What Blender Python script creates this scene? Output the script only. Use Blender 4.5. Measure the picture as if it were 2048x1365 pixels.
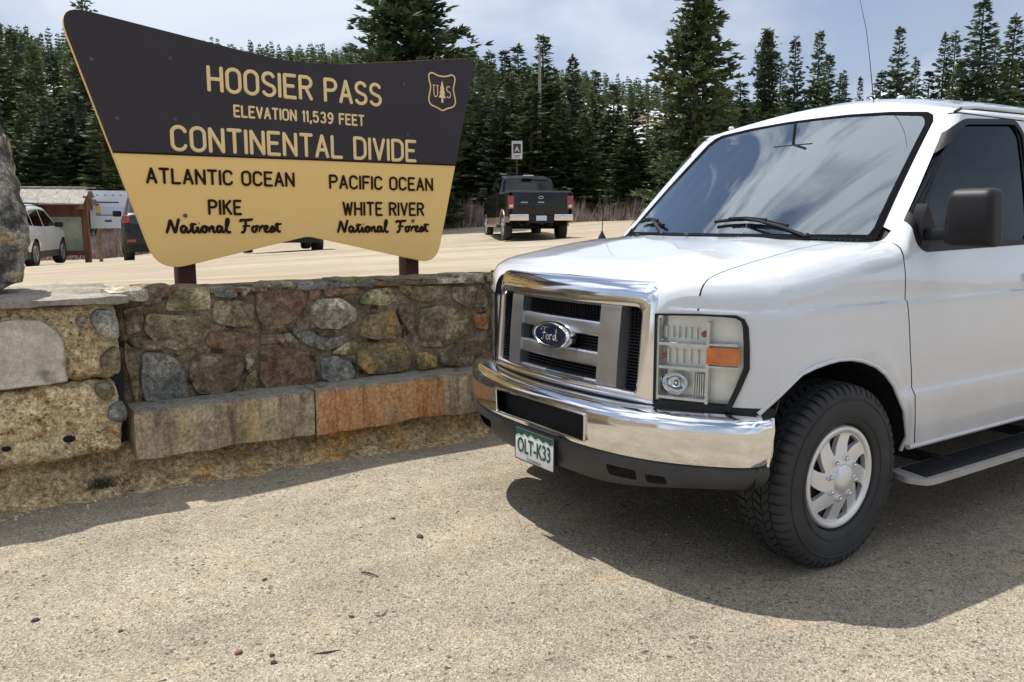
import bpy, bmesh, math, random
import numpy as np
from mathutils import Vector, Matrix, noise as mnoise
from math import radians, sin, cos, pi

for o in list(bpy.data.objects): bpy.data.objects.remove(o)
scene = bpy.context.scene
col = scene.collection
random.seed(7)
rng = np.random.default_rng(7)

# ------------------------------------------------------------------ camera
cam_d = bpy.data.cameras.new('camera'); cam = bpy.data.objects.new('camera', cam_d); col.objects.link(cam)
YAW, PITCH, ROLL = 4.12908, -0.14316, -0.00198
_f = Vector((cos(YAW)*cos(PITCH), sin(YAW)*cos(PITCH), sin(PITCH)))
_r = _f.cross(Vector((0, 0, 1))).normalized(); _u = _r.cross(_f)
_r2 = _r*cos(ROLL)+_u*sin(ROLL); _u2 = -_r*sin(ROLL)+_u*cos(ROLL)
m = Matrix((_r2, _u2, -_f)).transposed().to_4x4(); m.translation = Vector((2.9719, 2.99359, 1.45086))
cam.matrix_world = m
cam_d.sensor_width = 36; cam_d.lens = 28.89; cam_d.clip_start = .05; cam_d.clip_end = 6000
scene.camera = cam

# ------------------------------------------------------------------ sun and sky
TO_SUN = Vector((0.15, -0.42, 1.0)).normalized()
sd = bpy.data.lights.new('sun', 'SUN'); sd.energy = 3.9; sd.angle = radians(.55); sd.color = (1, .955, .89)
sun = bpy.data.objects.new('sun', sd); col.objects.link(sun); sun.location = (0, 0, 30)
sun.rotation_euler = (-TO_SUN).to_track_quat('-Z', 'Y').to_euler()
world = bpy.data.worlds.new('World'); scene.world = world; world.use_nodes = True
wt = world.node_tree; wt.nodes.clear()
def wn(t, **k):
    n = wt.nodes.new(t)
    for a, b in k.items(): setattr(n, a, b)
    return n
sky = wn('ShaderNodeTexSky', sky_type='NISHITA'); sky.sun_disc = False
sky.sun_elevation = math.asin(TO_SUN.z); sky.sun_rotation = math.atan2(TO_SUN.x, TO_SUN.y) % (2*pi)
sky.altitude = 3000; sky.air_density = 1.0; sky.dust_density = 1.2; sky.ozone_density = 1.5
tc = wn('ShaderNodeTexCoord')
mp = wn('ShaderNodeMapping'); mp.inputs['Scale'].default_value = (1, 1, 1.9); mp.inputs['Location'].default_value = (.35, .1, .2)
n1 = wn('ShaderNodeTexNoise'); n1.inputs['Scale'].default_value = 2.1; n1.inputs['Detail'].default_value = 7; n1.inputs['Roughness'].default_value = .52
n1.inputs['Distortion'].default_value = .35
cr = wn('ShaderNodeValToRGB'); cr.color_ramp.elements[0].position = .30; cr.color_ramp.elements[1].position = .66
cr.color_ramp.elements[0].color = (.42,.42,.42,1); cr.color_ramp.elements[1].color = (1,1,1,1)
n2 = wn('ShaderNodeTexNoise'); n2.inputs['Scale'].default_value = 2.3; n2.inputs['Detail'].default_value = 8; n2.inputs['Distortion'].default_value = .3
cc = wn('ShaderNodeValToRGB'); cc.color_ramp.elements[0].position = .42; cc.color_ramp.elements[1].position = .60
cc.color_ramp.elements[0].color = (3.3, 3.8, 4.7, 1); cc.color_ramp.elements[1].color = (6.1, 6.5, 7.2, 1)
mx = wn('ShaderNodeMixRGB'); bg = wn('ShaderNodeBackground'); bg.inputs['Strength'].default_value = .1
wo = wn('ShaderNodeOutputWorld')
L = wt.links.new
L(tc.outputs['Generated'], mp.inputs['Vector']); L(mp.outputs[0], n1.inputs['Vector']); L(mp.outputs[0], n2.inputs['Vector'])
L(n1.outputs['Fac'], cr.inputs[0]); L(n2.outputs['Fac'], cc.inputs[0])
L(sky.outputs[0], mx.inputs[1])
# overhead the cover breaks up into white clouds on blue; towards the horizon it closes to a soft grey veil
cr2 = wn('ShaderNodeValToRGB'); cr2.color_ramp.elements[0].position = .47; cr2.color_ramp.elements[1].position = .56
cr2.color_ramp.elements[0].color = (.10,.10,.10,1); cr2.color_ramp.elements[1].color = (1,1,1,1)
n3 = wn('ShaderNodeTexNoise'); n3.inputs['Scale'].default_value = 2.6; n3.inputs['Detail'].default_value = 10; n3.inputs['Roughness'].default_value = .58; n3.inputs['Distortion'].default_value = .5
L(mp.outputs[0], n3.inputs['Vector']); L(n3.outputs['Fac'], cr2.inputs[0])
sxz = wn('ShaderNodeSeparateXYZ'); L(tc.outputs['Generated'], sxz.inputs[0])
mrz = wn('ShaderNodeMapRange'); mrz.inputs[1].default_value = .30; mrz.inputs[2].default_value = .46; L(sxz.outputs[2], mrz.inputs[0])
mf = wn('ShaderNodeMixRGB'); L(mrz.outputs[0], mf.inputs[0]); L(cr.outputs[0], mf.inputs[1]); L(cr2.outputs[0], mf.inputs[2])
br = wn('ShaderNodeMixRGB'); L(mrz.outputs[0], br.inputs[0]); L(cc.outputs[0], br.inputs[1]); br.inputs[2].default_value = (9.6,10.0,10.6,1)
L(mf.outputs[0], mx.inputs[0]); L(br.outputs[0], mx.inputs[2])
L(mx.outputs[0], bg.inputs[0]); L(bg.outputs[0], wo.inputs[0])
scene.view_settings.view_transform = 'Standard'; scene.view_settings.look = 'None'
scene.view_settings.gamma = 1; scene.view_settings.exposure = .47; scene.view_settings.use_curve_mapping = False
scene.render.engine = 'CYCLES'

# ------------------------------------------------------------------ materials
def mat(name, c, rough=.6, metal=0, c2=None, ns=5, bump=0, bs=40, coat=0, spec=.5, detail=6, stretch=(1,1,1), lo=.35, hi=.65, rnd=0, c3=None, ns3=1.5, lo3=.5, hi3=.6, world_co=False, bd=.01, rough2=None, grit=0, pits=0):
    """one procedural Principled material: colour c, mottled with c2 (noise ns) and c3 (larger noise ns3)"""
    M = bpy.data.materials.new(name); M.use_nodes = True; t = M.node_tree; b = t.nodes['Principled BSDF']
    def N(k): return t.nodes.new(k)
    b.inputs['Roughness'].default_value = rough; b.inputs['Metallic'].default_value = metal
    b.inputs['Coat Weight'].default_value = coat; b.inputs['Coat Roughness'].default_value = .04
    b.inputs['Specular IOR Level'].default_value = spec
    c = tuple(c)+(1,)
    b.inputs['Base Color'].default_value = c
    vec = None
    if c2 or bump or c3:
        if world_co:
            g = N('ShaderNodeNewGeometry'); vec = g.outputs['Position']
        else:
            tcn = N('ShaderNodeTexCoord'); vec = tcn.outputs['Object']
        if rnd:
            oi = N('ShaderNodeObjectInfo'); ad = N('ShaderNodeVectorMath'); ad.operation = 'ADD'
            ml = N('ShaderNodeMath'); ml.operation = 'MULTIPLY'; ml.inputs[1].default_value = 53
            t.links.new(oi.outputs['Random'], ml.inputs[0]); t.links.new(vec, ad.inputs[0]); t.links.new(ml.outputs[0], ad.inputs[1]); vec = ad.outputs[0]
        mpn = N('ShaderNodeMapping'); mpn.inputs['Scale'].default_value = stretch
        t.links.new(vec, mpn.inputs[0]); vec = mpn.outputs[0]
    last = None
    def noise(sc, det=detail, r=.6):
        n = N('ShaderNodeTexNoise'); n.inputs['Scale'].default_value = sc; n.inputs['Detail'].default_value = det
        n.inputs['Roughness'].default_value = r
        t.links.new(vec, n.inputs['Vector']); return n
    if c2:
        n = noise(ns); r = N('ShaderNodeValToRGB'); r.color_ramp.elements[0].position = lo; r.color_ramp.elements[1].position = hi
        r.color_ramp.elements[0].color = c; r.color_ramp.elements[1].color = tuple(c2)+(1,)
        t.links.new(n.outputs['Fac'], r.inputs[0]); last = r.outputs[0]
        if rough2 is not None:
            mr = N('ShaderNodeMapRange'); mr.inputs[1].default_value = lo; mr.inputs[2].default_value = hi
            mr.inputs[3].default_value = rough; mr.inputs[4].default_value = rough2
            t.links.new(n.outputs['Fac'], mr.inputs[0]); t.links.new(mr.outputs[0], b.inputs['Roughness'])
    if c3:
        n = noise(ns3, 4); r = N('ShaderNodeValToRGB'); r.color_ramp.elements[0].position = lo3; r.color_ramp.elements[1].position = hi3
        r.color_ramp.elements[0].color = (0,0,0,1); r.color_ramp.elements[1].color = (1,1,1,1)
        t.links.new(n.outputs['Fac'], r.inputs[0])
        q = N('ShaderNodeMixRGB'); t.links.new(r.outputs[0], q.inputs[0])
        if last is not None: t.links.new(last, q.inputs[1])
        else: q.inputs[1].default_value = c
        q.inputs[2].default_value = tuple(c3)+(1,); last = q.outputs[0]
    def mul(src, a, lo_, hi_, c0, c1, p0=.36, p1=.64):
        n = noise(a, 5, .7); r = N('ShaderNodeValToRGB'); r.color_ramp.elements[0].position = p0; r.color_ramp.elements[1].position = p1
        r.color_ramp.elements[0].color = c0; r.color_ramp.elements[1].color = c1; t.links.new(n.outputs['Fac'], r.inputs[0])
        q = N('ShaderNodeMixRGB'); q.blend_type = 'MULTIPLY'; q.inputs[0].default_value = 1; t.links.new(src, q.inputs[1]); t.links.new(r.outputs[0], q.inputs[2]); return q.outputs[0]
    if grit and last is not None:
        k = grit; last = mul(last, 34, 0, 0, (1-.55*k,1-.58*k,1-.60*k,1), (1+.45*k,1+.42*k,1+.36*k,1)); last = mul(last, 110, 0, 0, (1-.45*k,1-.45*k,1-.45*k,1), (1+.40*k,1+.40*k,1+.38*k,1))
    if pits and last is not None:
        n = N('ShaderNodeTexVoronoi'); n.inputs['Scale'].default_value = pits; n.feature = 'SMOOTH_F1'; t.links.new(vec, n.inputs['Vector'])
        r = N('ShaderNodeValToRGB'); r.color_ramp.elements[0].position = .12; r.color_ramp.elements[1].position = .34; r.color_ramp.elements[0].color = (.30,.24,.17,1); r.color_ramp.elements[1].color = (1,1,1,1)
        n2_ = noise(pits*.25, 3, .6); r2_ = N('ShaderNodeValToRGB'); r2_.color_ramp.elements[0].position = .47; r2_.color_ramp.elements[1].position = .60; t.links.new(n2_.outputs['Fac'], r2_.inputs[0])
        t.links.new(n.outputs['Distance'], r.inputs[0]); q = N('ShaderNodeMixRGB'); q.blend_type = 'MULTIPLY'; t.links.new(r2_.outputs[0], q.inputs[0]); t.links.new(last, q.inputs[1]); t.links.new(r.outputs[0], q.inputs[2]); last = q.outputs[0]
    if last is not None: t.links.new(last, b.inputs['Base Color'])
    if bump:
        n = noise(bs, 8, .65); bp = N('ShaderNodeBump'); bp.inputs['Strength'].default_value = bump; bp.inputs['Distance'].default_value = bd
        t.links.new(n.outputs['Fac'], bp.inputs['Height']); t.links.new(bp.outputs[0], b.inputs['Normal'])
    return M
def glass(name, tint=(.8,.86,.84), ior=1.6, extra=0., rough=0., streak=0., gcol=(.95,.97,1,1)):
    M = bpy.data.materials.new(name); M.use_nodes = True; t = M.node_tree; t.nodes.clear()
    o = t.nodes.new('ShaderNodeOutputMaterial'); mxs = t.nodes.new('ShaderNodeMixShader'); tr = t.nodes.new('ShaderNodeBsdfTransparent')
    gl = t.nodes.new('ShaderNodeBsdfGlossy'); fr = t.nodes.new('ShaderNodeFresnel'); ad = t.nodes.new('ShaderNodeMath'); ad.operation = 'ADD'; ad.use_clamp = True
    tr.inputs[0].default_value = tuple(tint)+(1,); gl.inputs['Roughness'].default_value = rough; gl.inputs[0].default_value = gcol
    fr.inputs[0].default_value = ior; ad.inputs[1].default_value = extra
    l = t.links.new; l(fr.outputs[0], ad.inputs[0]); l(ad.outputs[0], mxs.inputs[0]); l(tr.outputs[0], mxs.inputs[1]); l(gl.outputs[0], mxs.inputs[2]); l(mxs.outputs[0], o.inputs[0])
    if streak:   # slanting pale blue streaks painted in for cloud reflections and smears
        tcn = t.nodes.new('ShaderNodeTexCoord'); mpn = t.nodes.new('ShaderNodeMapping'); mpn.inputs['Rotation'].default_value = (radians(24),0,0); mpn.inputs['Scale'].default_value = (.5,4.2,.45)
        n = t.nodes.new('ShaderNodeTexNoise'); n.inputs['Scale'].default_value = 2.2; n.inputs['Detail'].default_value = 5; n.inputs['Roughness'].default_value = .6
        r = t.nodes.new('ShaderNodeMapRange'); r.inputs[1].default_value = .45; r.inputs[2].default_value = .75; r.inputs[3].default_value = streak*.25; r.inputs[4].default_value = streak
        df = t.nodes.new('ShaderNodeBsdfDiffuse'); df.inputs[0].default_value = (.45,.58,.68,1); m2 = t.nodes.new('ShaderNodeMixShader')
        l(tcn.outputs['Object'], mpn.inputs[0]); l(mpn.outputs[0], n.inputs['Vector']); l(n.outputs['Fac'], r.inputs[0]); l(r.outputs[0], m2.inputs[0]); l(mxs.outputs[0], m2.inputs[1]); l(df.outputs[0], m2.inputs[2]); l(m2.outputs[0], o.inputs[0])
    return M
white = mat('white_paint', (.63,.65,.685), .28, coat=1, c2=(.60,.62,.65), ns=2.2)
def road_dust(M):   # tan dust thrown up over the lowest panels
    t = M.node_tree; b = t.nodes['Principled BSDF']; src = b.inputs['Base Color'].links[0].from_socket
    tcn = t.nodes.new('ShaderNodeTexCoord'); sx = t.nodes.new('ShaderNodeSeparateXYZ'); t.links.new(tcn.outputs['Object'], sx.inputs[0])
    n = t.nodes.new('ShaderNodeTexNoise'); n.inputs['Scale'].default_value = 7; n.inputs['Detail'].default_value = 8; n.inputs['Roughness'].default_value = .7; t.links.new(tcn.outputs['Object'], n.inputs['Vector'])
    r = t.nodes.new('ShaderNodeMapRange'); r.inputs[1].default_value = .95; r.inputs[2].default_value = .42; r.inputs[3].default_value = 0; r.inputs[4].default_value = .75; t.links.new(sx.outputs[2], r.inputs[0])
    m_ = t.nodes.new('ShaderNodeMath'); m_.operation = 'MULTIPLY'; m_.use_clamp = True; t.links.new(r.outputs[0], m_.inputs[0]); t.links.new(n.outputs['Fac'], m_.inputs[1])
    q = t.nodes.new('ShaderNodeMixRGB'); t.links.new(m_.outputs[0], q.inputs[0]); t.links.new(src, q.inputs[1]); q.inputs[2].default_value = (.36,.31,.24,1); t.links.new(q.outputs[0], b.inputs['Base Color'])
    c = t.nodes.new('ShaderNodeMath'); c.operation = 'SUBTRACT'; c.inputs[0].default_value = 1; c.use_clamp = True; t.links.new(m_.outputs[0], c.inputs[1]); t.links.new(c.outputs[0], b.inputs['Coat Weight'])
road_dust(white)
black_pl = mat('black_plastic', (.008,.008,.010), .5, spec=.3, c2=(.014,.014,.016), ns=9, bump=.1, bs=300, bd=.001)
grey_pl = mat('dark_grey_plastic', (.028,.029,.032), .55, c2=(.045,.045,.047), ns=5, bump=.15, bs=350, bd=.001)
rubber = mat('tyre_rubber', (.02,.02,.021), .75, c2=(.036,.035,.034), ns=6, bump=.15, bs=120, bd=.002)
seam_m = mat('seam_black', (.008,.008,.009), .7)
chrome = mat('chrome', (.82,.83,.85), .07, 1, c2=(.76,.75,.74), ns=9, rough2=.13)
satin = mat('satin_silver', (.50,.52,.56), .22, .85, c2=(.43,.45,.49), ns=14)
silver_pt = mat('silver_wheel_paint', (.72,.72,.72), .30, .45, c2=(.64,.64,.63), ns=7, coat=.4)
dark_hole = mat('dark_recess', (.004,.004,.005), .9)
trim_in = mat('interior_grey', (.035,.036,.04), .8, c2=(.05,.05,.055), ns=20)
dash_m = mat('dashboard', (.16,.165,.17), .75, c2=(.21,.215,.22), ns=12)
ws_glass = glass('windscreen_glass', (.66,.78,.80), 1.7, .19, streak=.04, gcol=(.85,.94,1,1))
side_glass = glass('side_glass', (.42,.47,.47), 1.42, 0, gcol=(.7,.75,.8,1))
dark_glass = glass('privacy_glass', (.10,.11,.12), 1.5, 0)
lens_glass = glass('lamp_lens', (.93,.95,.96), 1.35, 0)
amber = mat('amber_reflector', (.85,.17,.015), .2, c2=(.95,.30,.03), ns=30, coat=1)
red_lens = mat('red_lens', (.20,.010,.014), .3, c2=(.34,.05,.055), ns=20, coat=.6)

# ------------------------------------------------------------------ object helpers
def link(o, parent=None, **props):
    col.objects.link(o)
    if parent: o.parent = parent
    for k, v in props.items(): o[k] = v
    return o
def empty(name, loc=(0,0,0), rz=0, label=None, cat=None, group=None):
    o = bpy.data.objects.new(name, None); o.location = loc; o.rotation_euler = (0,0,rz); o.empty_display_size = .2
    col.objects.link(o)
    if label: o['label'] = label
    if cat: o['category'] = cat
    if group: o['group'] = group
    return o
def tag(o, label=None, cat=None, group=None, kind=None):
    if label: o['label'] = label
    if cat: o['category'] = cat
    if group: o['group'] = group
    if kind: o['kind'] = kind
    return o
def mk(name, V, F, m_, parent=None, smooth=True, ang=35, mi=None, loc=None):
    me = bpy.data.meshes.new(name); me.from_pydata([tuple(v) for v in V], [], F)
    for x in (m_ if isinstance(m_, (list,tuple)) else [m_]): me.materials.append(x)
    if mi: me.polygons.foreach_set('material_index', mi)
    if smooth:
        me.polygons.foreach_set('use_smooth', [True]*len(me.polygons)); me.set_sharp_from_angle(angle=radians(ang))
    me.update()
    o = bpy.data.objects.new(name, me)
    if loc: o.location = loc
    return link(o, parent)
def mkbm(name, bm, m_, parent=None, smooth=True, ang=35, loc=None):
    me = bpy.data.meshes.new(name); bm.to_mesh(me); bm.free()
    for x in (m_ if isinstance(m_, (list,tuple)) else [m_]): me.materials.append(x)
    if smooth:
        me.polygons.foreach_set('use_smooth', [True]*len(me.polygons)); me.set_sharp_from_angle(angle=radians(ang))
    o = bpy.data.objects.new(name, me)
    if loc: o.location = loc
    return link(o, parent)
class G:
    """collects simple shapes, then becomes one mesh object"""
    def __init__(s): s.V = []; s.F = []; s.I = []; s.mi = 0
    def add(s, V, F):
        n = len(s.V); s.V += [tuple(v) for v in V]; s.F += [tuple(i+n for i in f) for f in F]; s.I += [s.mi]*len(F); return s
    def box(s, a, b, bev=0):
        (x0,y0,z0),(x1,y1,z1) = a, b
        if x0>x1: x0,x1 = x1,x0
        if y0>y1: y0,y1 = y1,y0
        if z0>z1: z0,z1 = z1,z0
        if bev:
            bm = bmesh.new(); bmesh.ops.create_cube(bm, size=1)
            for v in bm.verts: v.co = Vector(((x0+x1)/2+v.co.x*(x1-x0), (y0+y1)/2+v.co.y*(y1-y0), (z0+z1)/2+v.co.z*(z1-z0)))
            bmesh.ops.bevel(bm, geom=bm.edges[:], offset=bev, segments=2, affect='EDGES', profile=.6)
            bm.verts.index_update(); s.add([v.co[:] for v in bm.verts], [[v.index for v in f.verts] for f in bm.faces]); bm.free(); return s
        V = [(x,y,z) for z in (z0,z1) for y in (y0,y1) for x in (x0,x1)]
        return s.add(V, [(0,2,3,1),(4,5,7,6),(0,1,5,4),(2,6,7,3),(0,4,6,2),(1,3,7,5)])
    def tube(s, P, r, n=8, closed=False, cap=True, flat=None):
        """round bar through points P; r scalar or list; flat=(axis vector, factor) squashes it"""
        P = [Vector(p) for p in P]; R = r if isinstance(r,(list,tuple)) else [r]*len(P)
        N = len(P); base = len(s.V); nrm = None; rings = []
        for i in range(N):
            if closed: t = (P[(i+1)%N]-P[i-1])
            else: t = P[min(i+1,N-1)]-P[max(i-1,0)]
            t = t.normalized()
            if nrm is None: nrm = t.orthogonal().normalized()
            nrm = (nrm - t*nrm.dot(t)).normalized(); bn = t.cross(nrm)
            rr = []
            for k in range(n):
                a = 2*pi*k/n; d = nrm*cos(a)*R[i]+bn*sin(a)*R[i]
                if flat: d = d-flat[0]*(d.dot(flat[0]))*(1-flat[1])
                rr.append(P[i]+d)
            rings.append(rr)
        V = [v for q in rings for v in q]; F = []
        M = N if closed else N-1
        for i in range(M):
            j = (i+1)%N
            for k in range(n): F.append((i*n+k, i*n+(k+1)%n, j*n+(k+1)%n, j*n+k))
        if not closed and cap:
            F.append(tuple(range(n-1,-1,-1))); F.append(tuple((N-1)*n+k for k in range(n)))
        return s.add(V, F)
    def lathe(s, prof, n=32, axis='y', c=(0,0,0)):
        """prof = [(radius, along axis)]"""
        V = []; F = []
        for r, h in prof:
            for k in range(n):
                a = 2*pi*k/n; p = (r*cos(a), r*sin(a))
                v = {'y': (p[0], h, p[1]), 'z': (p[0], p[1], h), 'x': (h, p[0], p[1])}[axis]
                V.append((v[0]+c[0], v[1]+c[1], v[2]+c[2]))
        flip = axis == 'y'
        for i in range(len(prof)-1):
            for k in range(n):
                f = (i*n+k, i*n+(k+1)%n, (i+1)*n+(k+1)%n, (i+1)*n+k)
                F.append(f[::-1] if flip else f)
        return s.add(V, F)
    def prism(s, poly, a, b, ax=(1,2), th=0):
        """polygon poly (2-D, axes ax) pushed from a to b along the third axis"""
        t = ({0,1,2}-set(ax)).pop(); n = len(poly); V = []
        for h in (a, b):
            for p in poly:
                v = [0,0,0]; v[ax[0]] = p[0]; v[ax[1]] = p[1]; v[t] = h; V.append(v)
        F = [tuple(range(n))[::-1], tuple(range(n, 2*n))]+[(i,(i+1)%n,(i+1)%n+n,i+n) for i in range(n)]
        return s.add(V, F)
    def ball(s, c, r, n=10, m_=7):
        V = []; F = []
        if not isinstance(r,(tuple,list)): r = (r,r,r)
        for i in range(m_+1):
            t = pi*i/m_
            for k in range(n):
                a = 2*pi*k/n; V.append((c[0]+r[0]*sin(t)*cos(a), c[1]+r[1]*sin(t)*sin(a), c[2]+r[2]*cos(t)))
        for i in range(m_):
            for k in range(n): F.append((i*n+k, (i+1)*n+k, (i+1)*n+(k+1)%n, i*n+(k+1)%n))
        return s.add(V, F)
    def mirror(s):
        n = len(s.V); s.V += [(v[0],-v[1],v[2]) for v in s.V]; s.F += [tuple(i+n for i in f)[::-1] for f in s.F]; s.I += s.I; return s
    def build(s, name, m_, parent=None, smooth=True, ang=35, loc=None, fix=True):
        multi = isinstance(m_,(list,tuple))
        me = bpy.data.meshes.new(name); me.from_pydata(s.V, [], s.F)
        for x in (m_ if multi else [m_]): me.materials.append(x)
        if multi: me.polygons.foreach_set('material_index', s.I)
        if fix:
            bm = bmesh.new(); bm.from_mesh(me); bmesh.ops.recalc_face_normals(bm, faces=bm.faces[:]); bm.to_mesh(me); bm.free()
        if smooth:
            me.polygons.foreach_set('use_smooth', [True]*len(me.polygons)); me.set_sharp_from_angle(angle=radians(ang))
        o = bpy.data.objects.new(name, me)
        if loc: o.location = loc
        return link(o, parent)
def interp(x, X, Y): return float(np.interp(x, X, Y))
def sstep(a, b, x):
    t = min(1, max(0, (x-a)/(b-a))); return t*t*(3-2*t)
def chaikin(P, it=2, closed=True):
    for _ in range(it):
        Q = []; n = len(P)
        for i in range(n if closed else n-1):
            a, b = P[i], P[(i+1)%n]
            Q.append(tuple(.75*a[k]+.25*b[k] for k in range(len(a)))); Q.append(tuple(.25*a[k]+.75*b[k] for k in range(len(a))))
        P = Q
    return P
def round_poly(P, r, seg=4):
    """round each corner of a 2-D polygon; r scalar or list"""
    out = []; n = len(P)
    for i in range(n):
        a, b, c = Vector(P[i-1]), Vector(P[i]), Vector(P[(i+1)%n]); rr = r[i] if isinstance(r,(list,tuple)) else r
        if rr <= 0: out.append(tuple(b)); continue
        d1 = (a-b); d2 = (c-b); q = min(rr, d1.length*.49, d2.length*.49)
        p1 = b+d1.normalized()*q; p2 = b+d2.normalized()*q
        for k in range(seg+1):
            t = k/seg; out.append(tuple(p1*(1-t)**2+b*2*t*(1-t)+p2*t*t))
    return out
def curve_plate(polys, thick, bevel=0, res=1):
    """flat plate with holes from 2-D outlines (filled curve): returns verts, faces, in XY, thickness along Z"""
    cu = bpy.data.curves.new('c', 'CURVE'); cu.dimensions = '2D'; cu.fill_mode = 'BOTH'
    cu.extrude = max(thick/2-bevel, 0.00005); cu.bevel_depth = bevel; cu.bevel_resolution = res; cu.offset = -bevel
    for P in polys:
        sp = cu.splines.new('POLY'); sp.points.add(len(P)-1); sp.use_cyclic_u = True
        for i, p in enumerate(P): sp.points[i].co = (p[0], p[1], 0, 1)
    o = bpy.data.objects.new('c', cu); col.objects.link(o)
    dg = bpy.context.evaluated_depsgraph_get(); dg.update(); me = o.evaluated_get(dg).to_mesh()
    V = [v.co[:] for v in me.vertices]; F = [tuple(p.vertices) for p in me.polygons]
    o.evaluated_get(dg).to_mesh_clear(); bpy.data.objects.remove(o); bpy.data.curves.remove(cu)
    return V, F
def text_geo(s, size, thick=.0006, bold=0):
    cu = bpy.data.curves.new('t', 'FONT'); cu.body = s; cu.size = size; cu.extrude = thick; cu.align_x = 'CENTER'; cu.align_y = 'CENTER'; cu.offset = bold
    cu.resolution_u = 3
    o = bpy.data.objects.new('t', cu); col.objects.link(o)
    dg = bpy.context.evaluated_depsgraph_get(); dg.update(); me = o.evaluated_get(dg).to_mesh()
    V = [v.co[:] for v in me.vertices]; F = [tuple(p.vertices) for p in me.polygons]
    o.evaluated_get(dg).to_mesh_clear(); bpy.data.objects.remove(o); bpy.data.curves.remove(cu)
    return V, F
def hull(P):
    P = sorted(set((round(p[0],6), round(p[1],6)) for p in P))
    def half(Q):
        h = []
        for p in Q:
            while len(h) > 1 and (h[-1][0]-h[-2][0])*(p[1]-h[-2][1])-(h[-1][1]-h[-2][1])*(p[0]-h[-2][0]) <= 1e-9: h.pop()
            h.append(p)
        return h[:-1]
    return half(P)+half(P[::-1])
# cutting shapes into a shell
def cut_convex(bm, poly, test, ax=(0,2), u=None, v=None):
    """split the faces of bm that pass `test` along a convex polygon (2-D) and return the faces inside"""
    if u is None:
        u = Vector([1 if i == ax[0] else 0 for i in range(3)]); v = Vector([1 if i == ax[1] else 0 for i in range(3)])
    poly = hull(poly); bm.normal_update()
    x0, x1 = min(p[0] for p in poly), max(p[0] for p in poly); y0, y1 = min(p[1] for p in poly), max(p[1] for p in poly)
    reg = []
    for f in bm.faces:
        if not test(f): continue
        a = [w.co.dot(u) for w in f.verts]; b = [w.co.dot(v) for w in f.verts]
        if max(a) >= x0 and min(a) <= x1 and max(b) >= y0 and min(b) <= y1: reg.append(f)
    for i in range(len(poly)):
        p = poly[i]; q = poly[(i+1)%len(poly)]
        d = (q[0]-p[0], q[1]-p[1]); L_ = math.hypot(*d)
        if L_ < 1e-6: continue
        no = u*(d[1]/L_)+v*(-d[0]/L_); co = u*p[0]+v*p[1]
        geom = set(reg)
        for f in reg: geom.update(f.edges); geom.update(f.verts)
        r = bmesh.ops.bisect_plane(bm, geom=list(geom), plane_co=co, plane_no=no, dist=1e-6)
        fs = set(e for e in r['geom'] if isinstance(e, bmesh.types.BMFace))
        fs.update(f for f in reg if f.is_valid)
        reg = [f for f in fs if f.is_valid and (f.calc_center_median()-co).dot(no) < 0]
    return reg
def take(bm, faces):
    """lift faces out of bm into plain geometry (V, F)"""
    idx = {}; V = []; F = []
    for f in faces:
        r = []
        for w in f.verts:
            if w not in idx: idx[w] = len(V); V.append(w.co[:])
            r.append(idx[w])
        F.append(tuple(r))
    bmesh.ops.delete(bm, geom=faces, context='FACES')
    return V, F
def mir(VF): return [(a,-b,c) for a,b,c in VF[0]], [f[::-1] for f in VF[1]]
def offset_geo(VF, d):
    bm = bmesh.new(); vs = [bm.verts.new(v) for v in VF[0]]
    for f in VF[1]:
        try: bm.faces.new([vs[i] for i in f])
        except ValueError: pass
    bm.normal_update(); out = [tuple(v.co+v.normal*d) for v in vs]; F = [tuple(f) for f in VF[1]]; bm.free(); return out, F
def both(name, VF, m_, parent, ang=35):
    g = G(); g.add(*VF); g.add(*mir(VF)); me = bpy.data.meshes.new(name); me.from_pydata(g.V, [], g.F); me.materials.append(m_)
    bm = bmesh.new(); bm.from_mesh(me); bmesh.ops.remove_doubles(bm, verts=bm.verts[:], dist=1e-4); bm.to_mesh(me); bm.free()
    me.polygons.foreach_set('use_smooth', [True]*len(me.polygons)); me.set_sharp_from_angle(angle=radians(ang))
    return link(bpy.data.objects.new(name, me), parent)
def half_loft(xs, zlow, yside, ztop, rf, zbot=0, ny=10, nup=8, bow=None, wfac=None):
    """half body shell (y>=0): for every x a section from the rocker up the side, round the shoulder, across the top"""
    bm = bmesh.new(); rows = []
    for x in xs:
        w = wfac(x) if wfac else 1
        yg = .8
        for _ in range(4): E = ztop(x, yg*w); yg = yside(E, x)
        r = rf(x); zt = E-r; P = []
        low = list(zlow); n = len(low); zc = min(low[-1], zt-.03)
        sc = 1 if zc >= low[-1] else None
        for i, z in enumerate(low):
            zz = z if sc else low[0]+(z-low[0])*(zc-low[0])/(low[-1]-low[0])
            P.append((yside(z if sc else min(z, zz+.0), x)*w, zz))
        for k in range(1, nup+1):
            z = zc+(zt-zc)*k/nup; P.append((yside(z, x)*w, z))
        y0, z0 = P[-1]; y2 = yside(E, x)*w-r*1.3; c = (yside(E, x)*w, E+.0); z2 = ztop(x, y2)
        for k in range(1, 6):
            t = k/5; P.append((y0*(1-t)**2+c[0]*2*t*(1-t)+y2*t*t, z0*(1-t)**2+min(c[1],z2)*2*t*(1-t)+z2*t*t))
        for k in range(1, ny+1):
            y = y2*(1-k/ny); P.append((y, ztop(x, y)))
        rows.append([bm.verts.new((x+(bow(x,y,z) if bow else 0), y, z)) for y, z in P])
    for i in range(len(rows)-1):
        a, b = rows[i], rows[i+1]
        for k in range(len(a)-1):
            try: bm.faces.new((a[k], b[k], b[k+1], a[k+1]))
            except ValueError: pass
    bm.normal_update(); return bm, rows

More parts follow.
